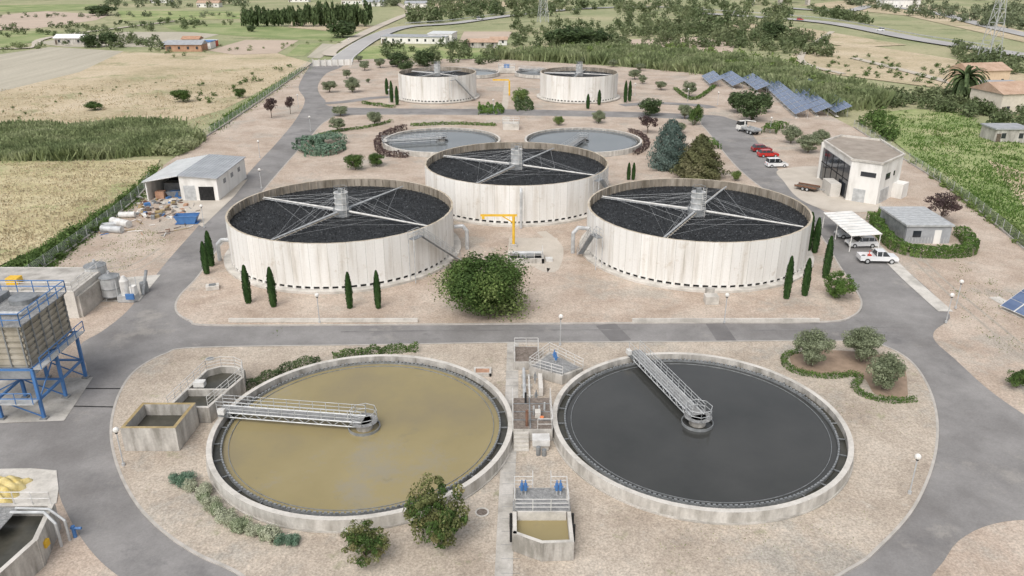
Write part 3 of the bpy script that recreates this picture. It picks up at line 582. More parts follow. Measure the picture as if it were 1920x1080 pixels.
# ---------------- buildings
mb=MB(); fp=[(59,150),(58.4,135.2),(62.4,132.2),(69,139),(70,151),(64,155)]; h=7.0
mb.prism(fp,Z0,Z0+h,white,rooftan); mb.walls(fp,Z0+h,Z0+h+.35,.35,conc_l)
def onwall(mb,a,b,t0,t1,z0,z1,m,o=.06):
    a=Vector(a);b=Vector(b); d=(b-a).normalized(); nn=Vector((d.y,-d.x)); p=a.lerp(b,t0);q=a.lerp(b,t1)
    mb.prism([tuple(p),tuple(q),tuple(q+nn*o),tuple(p+nn*o)],Z0+z0,Z0+z1,m)
A,B_,C_,D_=fp[0],fp[1],fp[2],fp[3]
onwall(mb,A,B_,.02,.98,.2,h-1.0,glass,.10)
for t in (.2,.4,.6,.8): onwall(mb,A,B_,t,t+.008,.2,h-1,rubber,.16)
onwall(mb,A,B_,.02,.98,3.3,3.45,rubber,.16)
onwall(mb,B_,C_,.35,.85,4.6,5.4,glass); onwall(mb,C_,D_,.12,.5,0,2.4,steel); onwall(mb,C_,D_,.25,.45,3.9,5.0,glass); onwall(mb,C_,D_,.62,.68,4.1,4.9,glass)
onwall(mb,B_,C_,.2,.6,0,2.3,steel); onwall(mb,A,B_,.0,.02,0,h,white,.5)
onwall(mb,C_,D_,.7,.98,0,2.6,white,1.8); onwall(mb,D_,fp[4],.3,.6,3.8,5,glass)
mb.box(56.2,58.0,137,141,Z0,Z0+2.4,conc_l); mb.build('control_building')
mb=MB(); x,y=58.3,112.3; w,d=6.6,9
mb.box(x,x+w,y,y+d,Z0,Z0+2.7,roofgrey); mb.box(x-.25,x+w+.25,y-.25,y+d+.25,Z0+2.7,Z0+2.95,steel)
mb.box(x+1,x+2.2,y-.04,y,Z0+1,Z0+2,glass); mb.box(x+4.2,x+5.2,y-.04,y,Z0,Z0+2.1,white); mb.box(x-.04,x,y+.4,y+d-.4,Z0+.2,Z0+2.5,steeld)
for k in range(1,8): mb.box(x-.2,x+w+.2,y+k*d/8-.04,y+k*d/8+.04,Z0+2.95,Z0+3.0,roofgrey)
for k in range(14): mb.box(x+k*.47+.1,x+k*.47+.16,y-.03,y-.001,Z0+.1,Z0+.95,steel)
mb.build('portable_office_cabin')
mb=MB(); x0,x1,y0,y1=48.6,53.0,108.6,119.8
mb.add([(x0,y0,Z0+2.4),(x1,y0,Z0+2.7),(x1,y1,Z0+2.7),(x0,y1,Z0+2.4),(x0,y0,Z0+2.48),(x1,y0,Z0+2.78),(x1,y1,Z0+2.78),(x0,y1,Z0+2.48)],[(3,2,1,0),(4,5,6,7),(0,1,5,4),(1,2,6,5),(2,3,7,6),(3,0,4,7)],white)
for i in range(1,9): yy=y0+i*(y1-y0)/9; mb.tube((x0,yy,Z0+2.51),(x1,yy,Z0+2.81),.05,steel,4)
for yy in (y0+.2,(y0+y1)/2,y1-.2):
    for xx in (x0+.15,x1-.15): mb.cyl(xx,yy,Z0,Z0+2.6,.07,white,8)
mb.build('carport')
mb=MB(); xa,xb,xc=-63.6,-57.6,-51.1; y0,y1=134.8,150.2; B0=Z0
corr=pmat('corrugated_roof',[(.34,.355,.37),(.44,.455,.47)],scale=.5,rough=.5); corw=pmat('pale_roof',[(.58,.59,.58),(.70,.71,.70)],scale=.5,rough=.5)
for (p,q,y) in ((xb,xc,y0),(xb,xc,y1),(xa,xb,y1)):
    zp=4.4 if p==xb else 3.3; zq=3.9 if q==xc else 4.4
    mb.add([(p,y,B0),(q,y,B0),(q,y,B0+zq),(p,y,B0+zp),(p,y+.2,B0),(q,y+.2,B0),(q,y+.2,B0+zq),(p,y+.2,B0+zp)],[(0,1,2,3),(5,4,7,6),(3,2,6,7),(1,5,6,2),(4,0,3,7)],white)
mb.box(xc-.2,xc,y0+.2,y1,B0,B0+3.9,white); mb.box(xb,xb+.2,y0+.2,y1,B0,B0+4.2,white); mb.box(xa,xa+.2,y0,y1,B0,B0+3.2,white)
def roof(p,zp,q,zq,m):
    mb.add([(p,y0-.4,B0+zp),(q,y0-.4,B0+zq),(q,y1+.3,B0+zq),(p,y1+.3,B0+zp),(p,y0-.4,B0+zp+.12),(q,y0-.4,B0+zq+.12),(q,y1+.3,B0+zq+.12),(p,y1+.3,B0+zp+.12)],[(3,2,1,0),(4,5,6,7),(0,1,5,4),(1,2,6,5),(2,3,7,6),(3,0,4,7)],m)
    n=12
    for i in range(n+1):
        t=i/n; x=p+(q-p)*t; z=B0+zp+(zq-zp)*t+.14; mb.tube((x,y0-.4,z),(x,y1+.3,z),.05,m,4)
roof(xb+.0,4.45,xc+.3,3.95,corr); roof(xa-.3,3.3,xb-.01,4.43,corw)
mb.box(xb+.6,xb+2.6,y0-.05,y0,B0,B0+2.7,steel); mb.box(xb+3.2,xc-.7,y0-.04,y0,B0,B0+2.5,dark); mb.box(xa+.2,xb,y1-6,y1-5.9,B0,B0+3.1,dark)
for yy in (138,142,146): mb.box(xc,xc+.05,yy,yy+1.2,B0+2.2,B0+3,steeld)
mb.box(xa+1,xa+2.5,y0+1,y0+2.2,B0,B0+1.3,terracotta); mb.box(xa+3,xa+4.6,y0+2,y0+3.6,B0,B0+1,blue); mb.box(xa+1,xa+4,y0+5,y0+7,B0,B0+1.8,steeld)
mb.build('workshop_shed')
def house(name,u,v,w,d,h,rm=terracotta,wm=white,rot=0,flat=False):
    x,y=G(u,v); mb=MB(); mb.box(-w/2,w/2,0,d,0,h,wm)
    if flat: mb.box(-w/2-.3,w/2+.3,-.3,d+.3,h,h+.3,rm)
    else:
        r=h+d*.2; mb.add([(-w/2-.4,-.5,h-.05),(w/2+.4,-.5,h-.05),(w/2+.4,d+.5,h-.05),(-w/2-.4,d+.5,h-.05),(-w/2-.4,d/2,r),(w/2+.4,d/2,r)],[(0,1,5,4),(2,3,4,5),(0,4,3),(1,2,5)],rm)
    k=max(1,int(w/4))
    for i in range(k):
        xx=-w/2+(i+.5)*w/k; mb.box(xx-.5,xx+.5,-.05,0,1,min(2.2,h-.3),glass)
    mb.box(-w/2+.4,-w/2+1.4,-.06,0,0,min(2.1,h-.2),bark)
    return mb.build(name,(x,y,.05),rot)
tile=pmat('clay_tile_roof',[(.40,.27,.19),(.50,.36,.27)],scale=.5,fine=.15,fscale=3)
house('warehouse',775,82,32,12,3,roofgrey,flat=True,rot=-.12); house('warehouse',825,80,12,14,4,corw,flat=True,rot=-.12)
house('farm_building',130,84,14,8,3,white,concw); house('farm_building',345,97,16,8,3,roofgrey,terracotta); house('farm_building',375,92,10,7,3,blue,white,flat=True); house('farm_building',320,92,9,7,2.5,roofgrey,concw,flat=True)
house('farm_building',358,86,8,6,3,terracotta,white); house('farm_building',388,88,7,6,2.5,corw,red,flat=True)
house('farm_building',905,90,14,7,2.5,tile,concw); house('farm_building',935,85,8,6,2.5,tile,white)
peach=pmat('peach_render',[(.58,.44,.31),(.66,.52,.38)])
house('villa',1852,162,15,10,5,tile,peach,.2)
house('villa',1915,214,14,12,5.5,tile,pmat('cream_render',[(.62,.56,.46),(.72,.65,.55)]),.2); house('villa',1888,185,10,8,4,roofgrey,white,flat=True)
house('farm_building',1895,268,8,6,3,roofgrey,concw,flat=True); house('farm_building',1690,15,30,14,6,roofgrey,white,flat=True)
for u,v in ((780,15),(700,12),(660,8),(560,4),(300,6),(390,14)): house('farm_building',u,v,18,9,3.5,random.choice((tile,roofgrey,corw)),random.choice((white,concw)))

# ---------------- solar
def solar_row(name,p,q,wd=3.4,tilt=.5,zc=1.7,side=1):
    mb=MB(); p=Vector(p);q=Vector(q); d=(q-p); L=d.length; d.normalize(); nn=Vector((-d.y,d.x))*side
    k=max(1,int(L/6.2)); sg=L/k
    for i in range(k):
        a=p+d*(i*sg+.2); b=p+d*((i+1)*sg-.2)
        dx=nn*math.cos(tilt)*wd/2; dz=math.sin(tilt)*wd/2
        for m_ in range(4):
            a2=a.lerp(b,m_/4+.012); b2=a.lerp(b,(m_+1)/4-.012)
            for s0,s1 in ((-1,-.35),(-.32,.32),(.35,1)):
                V=[(*(a2+dx*s0),zc-dz*s0),(*(b2+dx*s0),zc-dz*s0),(*(b2+dx*s1),zc-dz*s1),(*(a2+dx*s1),zc-dz*s1)]
                mb.add(V,[(0,1,2,3)],solar)
        V=[(*(a-dx*1.02),zc+dz*1.02-.05),(*(b-dx*1.02),zc+dz*1.02-.05),(*(b+dx*1.02),zc-dz*1.02-.05),(*(a+dx*1.02),zc-dz*1.02-.05)]
        mb.add(V,[(0,1,2,3)],steelw)
        for c in (a.lerp(b,.2),a.lerp(b,.8)): mb.tube((*(c-dx*.7),0),(*(c-dx*.7),zc+dz*.65),.06,steel,5); mb.tube((*(c+dx*.7),0),(*(c+dx*.7),zc-dz*.75),.06,steel,5)
        mb.prism([tuple(a+dx*.9),tuple(b+dx*.9),tuple(b+dx*.5),tuple(a+dx*.5)],0,.15,conc_l)
    return mb.build(name,(0,0,Z0))
for a,b in (((1358,150),(1385,170)),((1398,155),(1430,178)),((1432,158),(1505,225)),((1466,156),(1543,222)),((1503,165),(1580,222)),((1325,150),(1342,166))):
    solar_row('solar_panel_array',G(*b),G(*a),4.4,.42,2.0,1)
solar_row('solar_panel_array',G(1893,580),G(2010,632),4.6,.5,1.7,-1)
strip('concrete_pad',[(1862,562),(1960,617)],1.5,Z0+.04,conc_l)

# ---------------- lamps, fences
def lamp(u,v,h=3.5,z=None):
    x,y=G(u,v); mb=MB(); mb.cyl(0,0,0,.25,.14,steel,10); mb.cyl(0,0,.25,h-.25,.055,steel,8); mb.ball((0,0,h),.25,white,12,8); mb.cyl(0,0,h-.32,h-.2,.12,rubber,8)
    mb.build('street_lamp',(x,y,ZI-.03 if z is None else z))
for u,v in ((234,882),(1357,612),(600,612),(1703,935),(491,358),(583,250),(488,300),(384,432),(1549,500),(1772,612),(1289,193),(1443,252),(730,195),(925,215),(560,205),(1050,655),(1190,182),(655,90),(1345,200),(1790,585)): lamp(u,v)
def fence(name,uv,h=1.9,z=.05):
    p=smooth(PT(uv),3,False); mb=MB()
    for a,b in zip(p,p[1:]):
        a=Vector(a);b=Vector(b);L=(b-a).length;k=max(1,int(L/2.8))
        for i in range(k): c=a.lerp(b,i/k); mb.tube((*c,0),(*c,h),.045,steel,5)
        for j in range(9): mb.tube((*a,.35+j*(h-.4)/8),(*b,.35+j*(h-.4)/8),.014,steel,3)
        d=(b-a).normalized();nn=Vector((-d.y,d.x))*.1; mb.prism([tuple(a-nn),tuple(b-nn),tuple(b+nn),tuple(a+nn)],0,.3,conc)
    mb.build(name,(0,0,z+.3))
fence('chain_link_fence',[(586,120),(540,155),(480,198),(430,232),(383,262)])
fence('chain_link_fence',[(1600,242),(1690,300),(1760,345),(1840,405),(1920,474),(2050,590)])
fence('chain_link_fence',[(283,345),(262,372),(205,420),(60,525),(-60,600)])
mb=MB(); a=G(588,126);b=G(660,124)
mb.prism([a,b,(b[0],b[1]+.3),(a[0],a[1]+.3)],Z0,Z0+2.2,white)
for t in np.linspace(0,1,7): x=a[0]+(b[0]-a[0])*t; mb.box(x-.2,x+.2,a[1]-.2,a[1]+.4,Z0,Z0+2.6,conc_l)
mb.build('entrance_gate')

# ---------------- vehicles
carglass=pmat('car_glass',[(.015,.018,.02),(.03,.035,.04)],rough=.1,spec=.7)
pw=pmat('white_car_paint',[(.72,.72,.72),(.76,.76,.76)],rough=.25,spec=.5,coat=.5); pr=pmat('red_car_paint',[(.45,.025,.02),(.5,.03,.025)],rough=.25,coat=.5); pd=pmat('maroon_car_paint',[(.22,.02,.02),(.26,.03,.03)],rough=.25,coat=.5); ps=pmat('silver_car_paint',[(.42,.44,.46),(.48,.5,.52)],rough=.3,coat=.5)
def wheel(mb,x,y,r=.33):
    s_=1 if y>0 else -1
    mb.tube((x,y-.11*s_,r),(x,y+.11*s_,r),r,rubber,14); mb.tube((x,y+.11*s_,r),(x,y+.125*s_,r),r*.6,steel,10)
def sideprism(mb,prof,w0,w1,zs,m):
    n=len(prof); vs=[]
    for s_ in (-1,1):
        for x,z in prof: t=(z-zs[0])/(zs[1]-zs[0]); vs.append((x,s_*(w0+(w1-w0)*t),z))
    mb.add(vs,[tuple(range(n)),tuple(range(2*n-1,n-1,-1))]+[((i+1)%n,i,n+i,n+(i+1)%n) for i in range(n)],m)
def car(name,x,y,rot,paintm,van=False,z=ZA):
    mb=MB(); L=2.15
    sideprism(mb,[(-L,.3),(L-.05,.3),(L,.55),(L-.1,.78),(1.05,.98),(-L+.15,1.0),(-L,.75)],.88,.84,(.3,1),paintm)
    top=1.5 if not van else 1.8; rx=-L+.55 if not van else -L+.2
    mb.frus((-L+.2,1.05,-.82,.82),(rx,.35,-.64,.64),.99,top,carglass,paintm)
    mb.frus((rx-.03,.4,-.67,.67),(rx+.1,.3,-.6,.6),top,top+.04,paintm)
    for xx in (.3,-.7,rx+.1): mb.tube((xx,-.78,1.0),(xx,-.645,top),.04,paintm,4); mb.tube((xx,.78,1.0),(xx,.645,top),.04,paintm,4)
    for xx in (-1.3,1.32):
        for yy in (-.8,.8): wheel(mb,xx,yy)
    for yy in (-.62,.62): mb.box(L-.12,L-.02,yy-.18,yy+.18,.62,.76,white); mb.box(-L-.01,-L+.06,yy-.12,yy+.12,.7,.88,red)
    mb.box(.7,.85,.84,1.0,1.0,1.12,paintm); mb.box(.7,.85,-1.0,-.84,1.0,1.12,paintm); mb.box(L-.04,L+.02,-.5,.5,.36,.5,rubber)
    return mb.build(name,(x,y,z),rot)
def pickup(name,x,y,rot):
    mb=MB(); L=2.6
    sideprism(mb,[(-L,.45),(L-.05,.45),(L,.8),(L-.15,1.0),(1.3,1.08),(-.55,1.1),(-.55,.62),(-L,.62)],.92,.88,(.4,1.1),pw)
    for yy in (-.9,.82): mb.box(-L,-.55,yy,yy+.08,.55,1.12,pw)
    mb.box(-L-.03,-L+.05,-.88,.88,.5,1.1,pw)
    mb.frus((-.5,1.35,-.84,.84),(-.4,.75,-.68,.68),1.09,1.72,carglass,pw); mb.box(-.4,.72,-.66,.66,1.72,1.76,pw)
    for xx in (-.42,.3): mb.tube((xx,-.82,1.1),(xx,-.69,1.7),.06,pw,4); mb.tube((xx,.82,1.1),(xx,.69,1.7),.06,pw,4)
    for xx in (-1.65,1.65):
        for yy in (-.84,.84): wheel(mb,xx,yy,.38)
    mb.box(-1.4,-1.0,-.4,.1,.63,1.15,red); mb.tube((-1.2,0,1.1),(-1.2,.1,1.6),.05,red,6); mb.tube((-1.2,.1,1.6),(-.9,.3,1.5),.04,red,6)
    mb.box(L-.1,L+.05,-.85,.85,.45,.62,steel)
    return mb.build(name,(x,y,ZA+.02),rot)
def cp(u,v): return G(u,v)
car('parked_car',*cp(1613,466),math.radians(182),pw); car('parked_car',*cp(1592,449),math.radians(180),ps)
pickup('pickup_truck',*cp(1643,496),math.radians(-3))
car('parked_car',*cp(1455,316),math.radians(5),pw,True); car('parked_car',*cp(1439,297),math.radians(4),pr); car('parked_car',*cp(1427,287),math.radians(4),pd)
mb=MB()
mb.box(-3.2,3.2,-.5,.5,.6,.85,rubber); mb.frus((1.7,3.3,-1.1,1.1),(1.75,3.1,-1.05,1.05),.6,1.6,white); mb.frus((1.75,3.25,-1.08,1.08),(1.8,2.9,-1,1),1.6,2.5,carglass,white)
mb.box(-3.3,1.2,-1.15,1.15,.86,1.1,steeld); mb.box(-3.3,1.2,-1.15,-1.05,1.1,1.5,steel); mb.box(-3.3,1.2,1.05,1.15,1.1,1.5,steel); mb.cyl(1.35,0,.9,2.8,.2,steelw,8); mb.tube((1.35,0,2.8),(-2.2,0,3.1),.14,white,6)
for xx in (-2.1,-1,2.3):
    for yy in (-.95,.95): wheel(mb,xx,yy,.48)
mb.build('crane_lorry',(*cp(1402,252),ZA),math.radians(115))
mb=MB(); mb.box(-2,2,-1,1,.5,.65,bark); mb.box(-2,2,-1.05,-.97,.65,.9,rust); mb.box(-2,2,.97,1.05,.65,.9,rust); mb.tube((2,0,.55),(3.2,0,.5),.06,steeld,5)
for yy in (-1,1): wheel(mb,-.4,yy,.35); wheel(mb,.4,yy,.35)
mb.build('flatbed_trailer',(*cp(1512,360),ZA+.03),math.radians(-40))

def skip(u,v,m,s=1,rot=0):
    mb=MB()
    mb.frus((-1.2,1.2,-.75,.75),(-1.8,1.8,-.9,.9),0,.1,m); 
    V=[(-1.2,-.75,.05),(1.2,-.75,.05),(1.2,.75,.05),(-1.2,.75,.05),(-1.8,-.9,1.3),(1.8,-.9,1.3),(1.8,.9,1.3),(-1.8,.9,1.3)]
    mb.add(V,[(0,1,5,4),(1,2,6,5),(2,3,7,6),(3,0,4,7)],m); mb.box(-1.3,1.3,-.75,.75,.3,.8,steeld)
    mb.rail([(-1.8,-.9,1.25),(1.8,-.9,1.25),(1.8,.9,1.25),(-1.8,.9,1.25)],.08,m,4,.06,True,1)
    mb.build('waste_skip',(*G(u,v),Z0),rot,(s,s,s))
skip(353,422,blue,1.0,.1); skip(330,372,steeld,.8,.2)
mb=MB()
for i,(u,v,l,r) in enumerate(((228,428,4.0,.6),(212,440,3.5,.55),(240,412,2.5,.5),(205,430,2.6,.4))):
    x,y=G(u,v); a=-.5+.3*i; mb.tube((x-l/2*math.cos(a),y-l/2*math.sin(a),Z0+r),(x+l/2*math.cos(a),y+l/2*math.sin(a),Z0+r),r,steel if i%2 else steelw,18)
mb.build('pipe_sections')
mb=MB(); cm=[terracotta,steel,blue,conc_l,steeld,white,bark,ochre,steeld,rust,bark]
for i in range(150):
    u=random.uniform(258,350); v=random.uniform(372,415); x,y=G(u,v); s_=random.uniform(.12,.5)
    mb.box(x-s_,x+s_,y-s_*.6,y+s_*.6,Z0,Z0+s_*random.uniform(.3,1.2),random.choice(cm),random.random()*3)
for i in range(60):
    u=random.uniform(180,380); v=random.uniform(385,450); x,y=G(u,v); a=random.random()*3; l=random.uniform(.6,2.4); mb.tube((x,y,Z0+.1),(x+l*math.cos(a),y+l*math.sin(a),Z0+.2),.06,random.choice(cm),5)
mb.build('yard_scrap_pile')

# ---------------- vegetation
def sph(n): d=rng.normal(size=(n,3)); return d/np.linalg.norm(d,axis=1,keepdims=True)
def crown(nb,lpb,ls,br=.32,rad=(1,1,1),c=(0,0,0),shell=.75,zmin=.02):
    d=sph(nb); r=(shell+(1-shell)*rng.random(nb))[:,None]*(1-br*.8); r[:max(1,nb//4)]*=.5
    bc=d*r*np.array(rad)+np.array(c)
    brr=br*rng.uniform(.6,1.3,nb)
    q=sph(nb*lpb); i=np.repeat(np.arange(nb),lpb)
    P=bc[i]+q*(brr[i]*rng.uniform(.6,1.1,nb*lpb))[:,None]*np.array([1,1,.85])
    P[:,2]=np.maximum(P[:,2],zmin+rng.random(len(P))*.05)
    N=q+rng.normal(size=q.shape)*.5; N[:,2]+=.3
    return leafq(P,N,ls*rng.uniform(.6,1.3,len(P)),.6)
def trunk(mb,h,r,limbs=5,sp=.5,top=None):
    top=top or h*1.6
    mb.tube((0,0,0),(0.03,0.02,h),r,bark,7,r*.7)
    for i in range(limbs):
        a=i*6.28/limbs+random.random(); mb.tube((.03,.02,h*.9),(sp*math.cos(a),sp*math.sin(a),top*random.uniform(.8,1.1)),r*.5,bark,5,r*.15)
PROTO={}
def proto(k,n,fn):
    for i in range(n):
        mb=MB(); fn(mb); me=bpy.data.meshes.new(k); me.from_pydata(mb.v,[],mb.f)
        for m in mb.mats: me.materials.append(m)
        me.polygons.foreach_set('material_index',mb.m); me.update(); PROTO.setdefault(k,[]).append(me)
def f_big(mb):
    trunk(mb,.35,.05,7,.6,1.2); mb.quads(crown(60,260,.036,.24,(1,1,.9),(0,0,.98),.82),lf_green)
    for i in range(12):
        a=i*.55; mb.quads(crown(8,170,.034,.5,(.4,.4,.38),(.62*math.cos(a),.62*math.sin(a),.45+1.0*((i*37)%12)/12),.7),lf_lite if i%3==0 else lf_green)
def f_bush(mb): trunk(mb,.3,.05,6,.5,1.1); mb.quads(crown(34,150,.055,.32,(1,1,1),(0,0,.95),.6),lf_green)
def f_loose(mb): trunk(mb,.3,.04,8,.6,1.4); mb.quads(crown(46,100,.045,.2,(1.05,1.05,1),(0,0,1.0),.5),lf_green); mb.quads(crown(44,90,.045,.2,(1.12,1.12,1.08),(0,0,1.05),.78),lf_young)
def f_ball(mb): mb.quads(crown(60,90,.05,.25,(1,1,1),(0,0,1.0),.95),lf_hedge)
def f_lite(mb): trunk(mb,.4,.05,5,.5,1.1); mb.quads(crown(26,110,.07,.32,(1,1,.9),(0,0,1.0),.6),lf_lite)
def f_olive(mb): trunk(mb,.5,.07,6,.5,1.2); mb.quads(crown(46,190,.045,.27,(1,1,.88),(0,0,1.05),.6,.2),lf_olive)
def f_red(mb): trunk(mb,.6,.05,7,.5,1.5); mb.quads(crown(34,75,.05,.24,(1,1,.8),(0,0,1.2),.5),lf_red)
def f_mass(mb): trunk(mb,.4,.05,4,.4,1.1); mb.quads(crown(26,110,.08,.34,(1,1,.95),(0,0,.98),.6),lf_pine)
def conif(mat,pw_):
    def f(mb):
        mb.tube((0,0,0),(0,0,1.7),.05,bark,6,.02); n=11000
        z=1-rng.random(n)**.62; R=np.clip((1-z),0,1)**pw_*np.clip(z*6+.55,0,1)+.03
        a=rng.random(n)*6.283; lob=1+.16*np.sin(a*7+z*20)+.13*np.sin(a*3+z*31)
        rr=R*lob*rng.uniform(.6,1.08,n)
        P=np.stack([rr*np.cos(a),rr*np.sin(a),.03+z*1.95+rng.normal(size=n)*.03],1); N=np.stack([np.cos(a),np.sin(a),np.full(n,.45)],1)+rng.normal(size=(n,3))*.5
        mb.quads(leafq(P,N,.05*rng.uniform(.6,1.4,n),.45),mat)
    return f
def f_cyp(mb):
    n=3600; z=rng.random(n); R=np.clip(np.sin(np.pi*np.clip(z*.80+.18,0,1)),0,1)**.55; a=rng.random(n)*6.283
    rr=R*(1+.15*np.sin(a*5+z*25))*rng.uniform(.75,1.12,n)
    P=np.stack([rr*np.cos(a),rr*np.sin(a),.04+z*1.96],1); N=np.stack([np.cos(a),np.sin(a),np.zeros(n)],1)+rng.normal(size=(n,3))*.35
    N/=np.linalg.norm(N,axis=1,keepdims=True); up=np.array([0,0,1.0]); T=up-N*(N@up)[:,None]; T/=np.linalg.norm(T,axis=1,keepdims=True); Bn=np.cross(N,T)
    V=np.empty((n,4,3)); V[:,0]=P+T*.05;V[:,1]=P+Bn*.14;V[:,2]=P-T*.04;V[:,3]=P-Bn*.14
    mb.quads(V.reshape(-1,3),lf_cyp); mb.cyl(0,0,0,1.5,.25,bark,6,.1)
proto('big',1,f_big);proto('bush',2,f_bush);proto('loose',2,f_loose);proto('ball',1,f_ball);proto('lite',2,f_lite);proto('olive',3,f_olive);proto('red',2,f_red);proto('spruce',1,conif(lf_blue,.5));proto('brown',1,conif(lf_brown,.75));proto('pine',2,f_mass);proto('cyp',3,f_cyp)
def plant(kind,name,u,v,w,vt,z=None):
    x,y=G(u,v); W=w*MPP(v)*.98; h=max(.4,HT(v,vt)); k=random.randrange(len(PROTO[kind]))
    if kind not in('cyp',): y+=W*.22; h=max(.5,h-W*.12)
    return inst(name,PROTO[kind][k],(x,y,(ZI-.02) if z is None else z),random.random()*6.28,(W/2,W/2,h/2))
for u,v,vt in ((389,520,460),(398,505,440),(467,575,505),(514,582,509),(657,585,518),(710,585,515),(1473,567,488),(1507,561,492),(1546,528,450),(1512,478,405),(1526,480,415),(726,180,150),(735,195,155),(745,200,165),(1102,207,180),(1123,200,172),(1172,195,155),(1180,193,155),(1178,342,310),(1187,342,310)):
    s_=random.uniform(12,14) if v>350 else 6.5; plant('cyp','cypress_tree',u,v,s_,vt)
for u,v,w,vt in ((1525,702,80,620),(1620,694,86,616),(1661,747,84,668),(632,252,38,217),(637,222,38,196),(702,240,36,206),(617,177,34,148),(660,177,36,142),(1191,152,28,127),(1240,172,28,150),(1123,236,32,206),(1518,292,52,250),(1485,274,42,233),(1293,185,34,148),(683,135,24,110),(712,130,26,106),(650,150,20,128),(672,118,20,103),(1200,135,22,118),(690,158,12,148),(1150,128,22,110),(1095,120,22,104),(1540,275,40,242),(1205,160,18,140)):
    plant('olive','olive_tree',u,v,w,vt)
plant('big','round_tree',906,608,152,466)
plant('loose','young_tree',820,1050,124,918); plant('loose','young_tree',684,1078,92,996)
plant('bush','shrub',665,325,44,282); plant('bush','shrub',705,318,38,284); plant('ball','round_shrub',1576,572,62,513); plant('lite','shrub',975,202,42,160); plant('lite','shrub',1048,240,24,216)
plant('bush','shrub',1910,740,50,695); plant('bush','shrub',340,193,45,158,.1);plant('bush','shrub',175,208,38,185,.1); plant('bush','shrub',448,185,26,160,.1)
for a in ((508,226,34,178),(544,218,24,177),(1770,428,80,358),(1216,256,48,212)): plant('red','purple_plum_tree',*a)
plant('spruce','blue_spruce_tree',1257,324,76,222); plant('brown','conifer_tree',1314,342,98,248)
for a in ((1412,232,66,160),(1385,215,50,163),(1432,215,40,166)): plant('pine','pine_tree',*a)
plant('pine','pine_tree',1220,222,50,178); plant('bush','shrub',1303,240,32,190); plant('olive','olive_tree',1285,228,36,192); plant('lite','shrub',1380,345,24,320); plant('olive','olive_tree',1275,255,30,228)
for u,v,w,vt in ((1075,92,96,32),(795,128,44,82),(745,128,44,90),(760,140,34,108),(200,88,40,52),(165,90,36,55),(640,72,66,26),(185,30,60,0),(470,60,20,45),(1450,75,50,28),(1120,88,60,45),(1040,85,50,50)): plant('pine','pine_tree',u,v,w,vt,.1)
mb=MB(); mb.cyl(0,0,0,3.2,.4,bark,10,.35)
for i in range(70):
    a=random.random()*6.28; el=random.uniform(-.4,1.2); L=random.uniform(3,4.2); p=Vector((0,0,3.3)); prev=p
    for k in range(6):
        t=k/5; d=Vector((math.cos(a)*math.cos(el-t*1.5),math.sin(a)*math.cos(el-t*1.5),math.sin(el-t*1.5)))*L/6; q=prev+d; w=.35*(1-t*.6); sd=Vector((-math.sin(a),math.cos(a),-.3))*w
        mb.add([prev-sd,prev,q,q-sd],[(0,1,2,3)],lf_pine); s2=Vector((sd.x,sd.y,-sd.z)); mb.add([prev,prev+s2,q+s2,q],[(0,1,2,3)],lf_pine); prev=q
x,y=G(1800,195); mb.build('palm_tree',(x,y,.1),0,(2.0,2.0,2.2))
def hedge(name,uv,w,h,m,dens=60,ls=.14,z=None,lump=.12):
    p=smooth(PT(uv),5,False); C=[];N=[]
    for a,b in zip(p,p[1:]):
        a=np.array(a);b=np.array(b);L=np.linalg.norm(b-a); n=int(L*dens*(w+2*h)/3*2.6)+1; d=(b-a)/max(L,1e-6); nn=np.array([-d[1],d[0]])
        t=rng.random(n); s_=rng.random(n)*(w+2*h)
        o=np.where(s_<h,-w/2,np.where(s_<h+w,s_-h-w/2,w/2)); zz_=np.where(s_<h,s_,np.where(s_<h+w,h,s_-h-w))
        nx=np.where(s_<h,-1,np.where(s_<h+w,0,1)); nz=np.where((s_>=h)&(s_<h+w),1,.1)
        base=a+(b-a)*t[:,None]; lu=1+lump*np.sin(base[:,0]*2.3+base[:,1]*1.7)+lump*.7*np.sin(base[:,0]*5.1-base[:,1]*4)
        P=np.concatenate([base+nn*(o*lu)[:,None],(zz_*lu)[:,None]],1)+rng.normal(size=(n,3))*.05
        C.append(P); N.append(np.concatenate([nn*nx[:,None],nz[:,None]],1)+rng.normal(size=(n,3))*.4)
    C=np.concatenate(C);N=np.concatenate(N); mb=MB(); mb.quads(leafq(C,N,ls*rng.uniform(.6,1.3,len(C)),.6),m)
    return mb.build(name,(0,0,ZI-.02 if z is None else z))
hedge('clipped_hedge',[(440,748),(480,728),(540,702),(600,685)],1.1,.6,lf_pine,110,.10,None,.2)
hedge('clipped_hedge',[(625,680),(700,670),(785,664)],1.0,.6,lf_green,110,.10,None,.2)
hedge('low_hedge',[(1467,682),(1475,698),(1510,712),(1560,716),(1600,712),(1610,722),(1600,735),(1620,752),(1665,762),(1715,760)],.55,.42,lf_hedge,150,.08)
hedge('low_hedge',[(1467,682),(1480,672),(1500,668)],.55,.42,lf_hedge,150,.08)
hedge('box_hedge',[(1640,425),(1655,452),(1703,482),(1812,482),(1808,455),(1795,445)],1.7,1.4,lf_hedge,110,.12,Z0,.05)
hedge('box_hedge',[(1625,420),(1650,420),(1655,408)],1.5,1.4,lf_hedge,110,.12,Z0,.05)
hedge('juniper_shrub',[(560,292),(600,288),(640,290)],6.5,1.1,lf_jun,40,.25,None,.3); hedge('juniper_shrub',[(575,278),(600,270),(625,278)],5,1.4,lf_jun,40,.25,None,.3)
hedge('juniper_shrub',[(897,212),(945,212)],7,1.3,lf_hedge,20,.3,None,.25); hedge('juniper_shrub',[(965,207),(1000,207)],5,2.2,lf_pine,20,.3,None,.25)
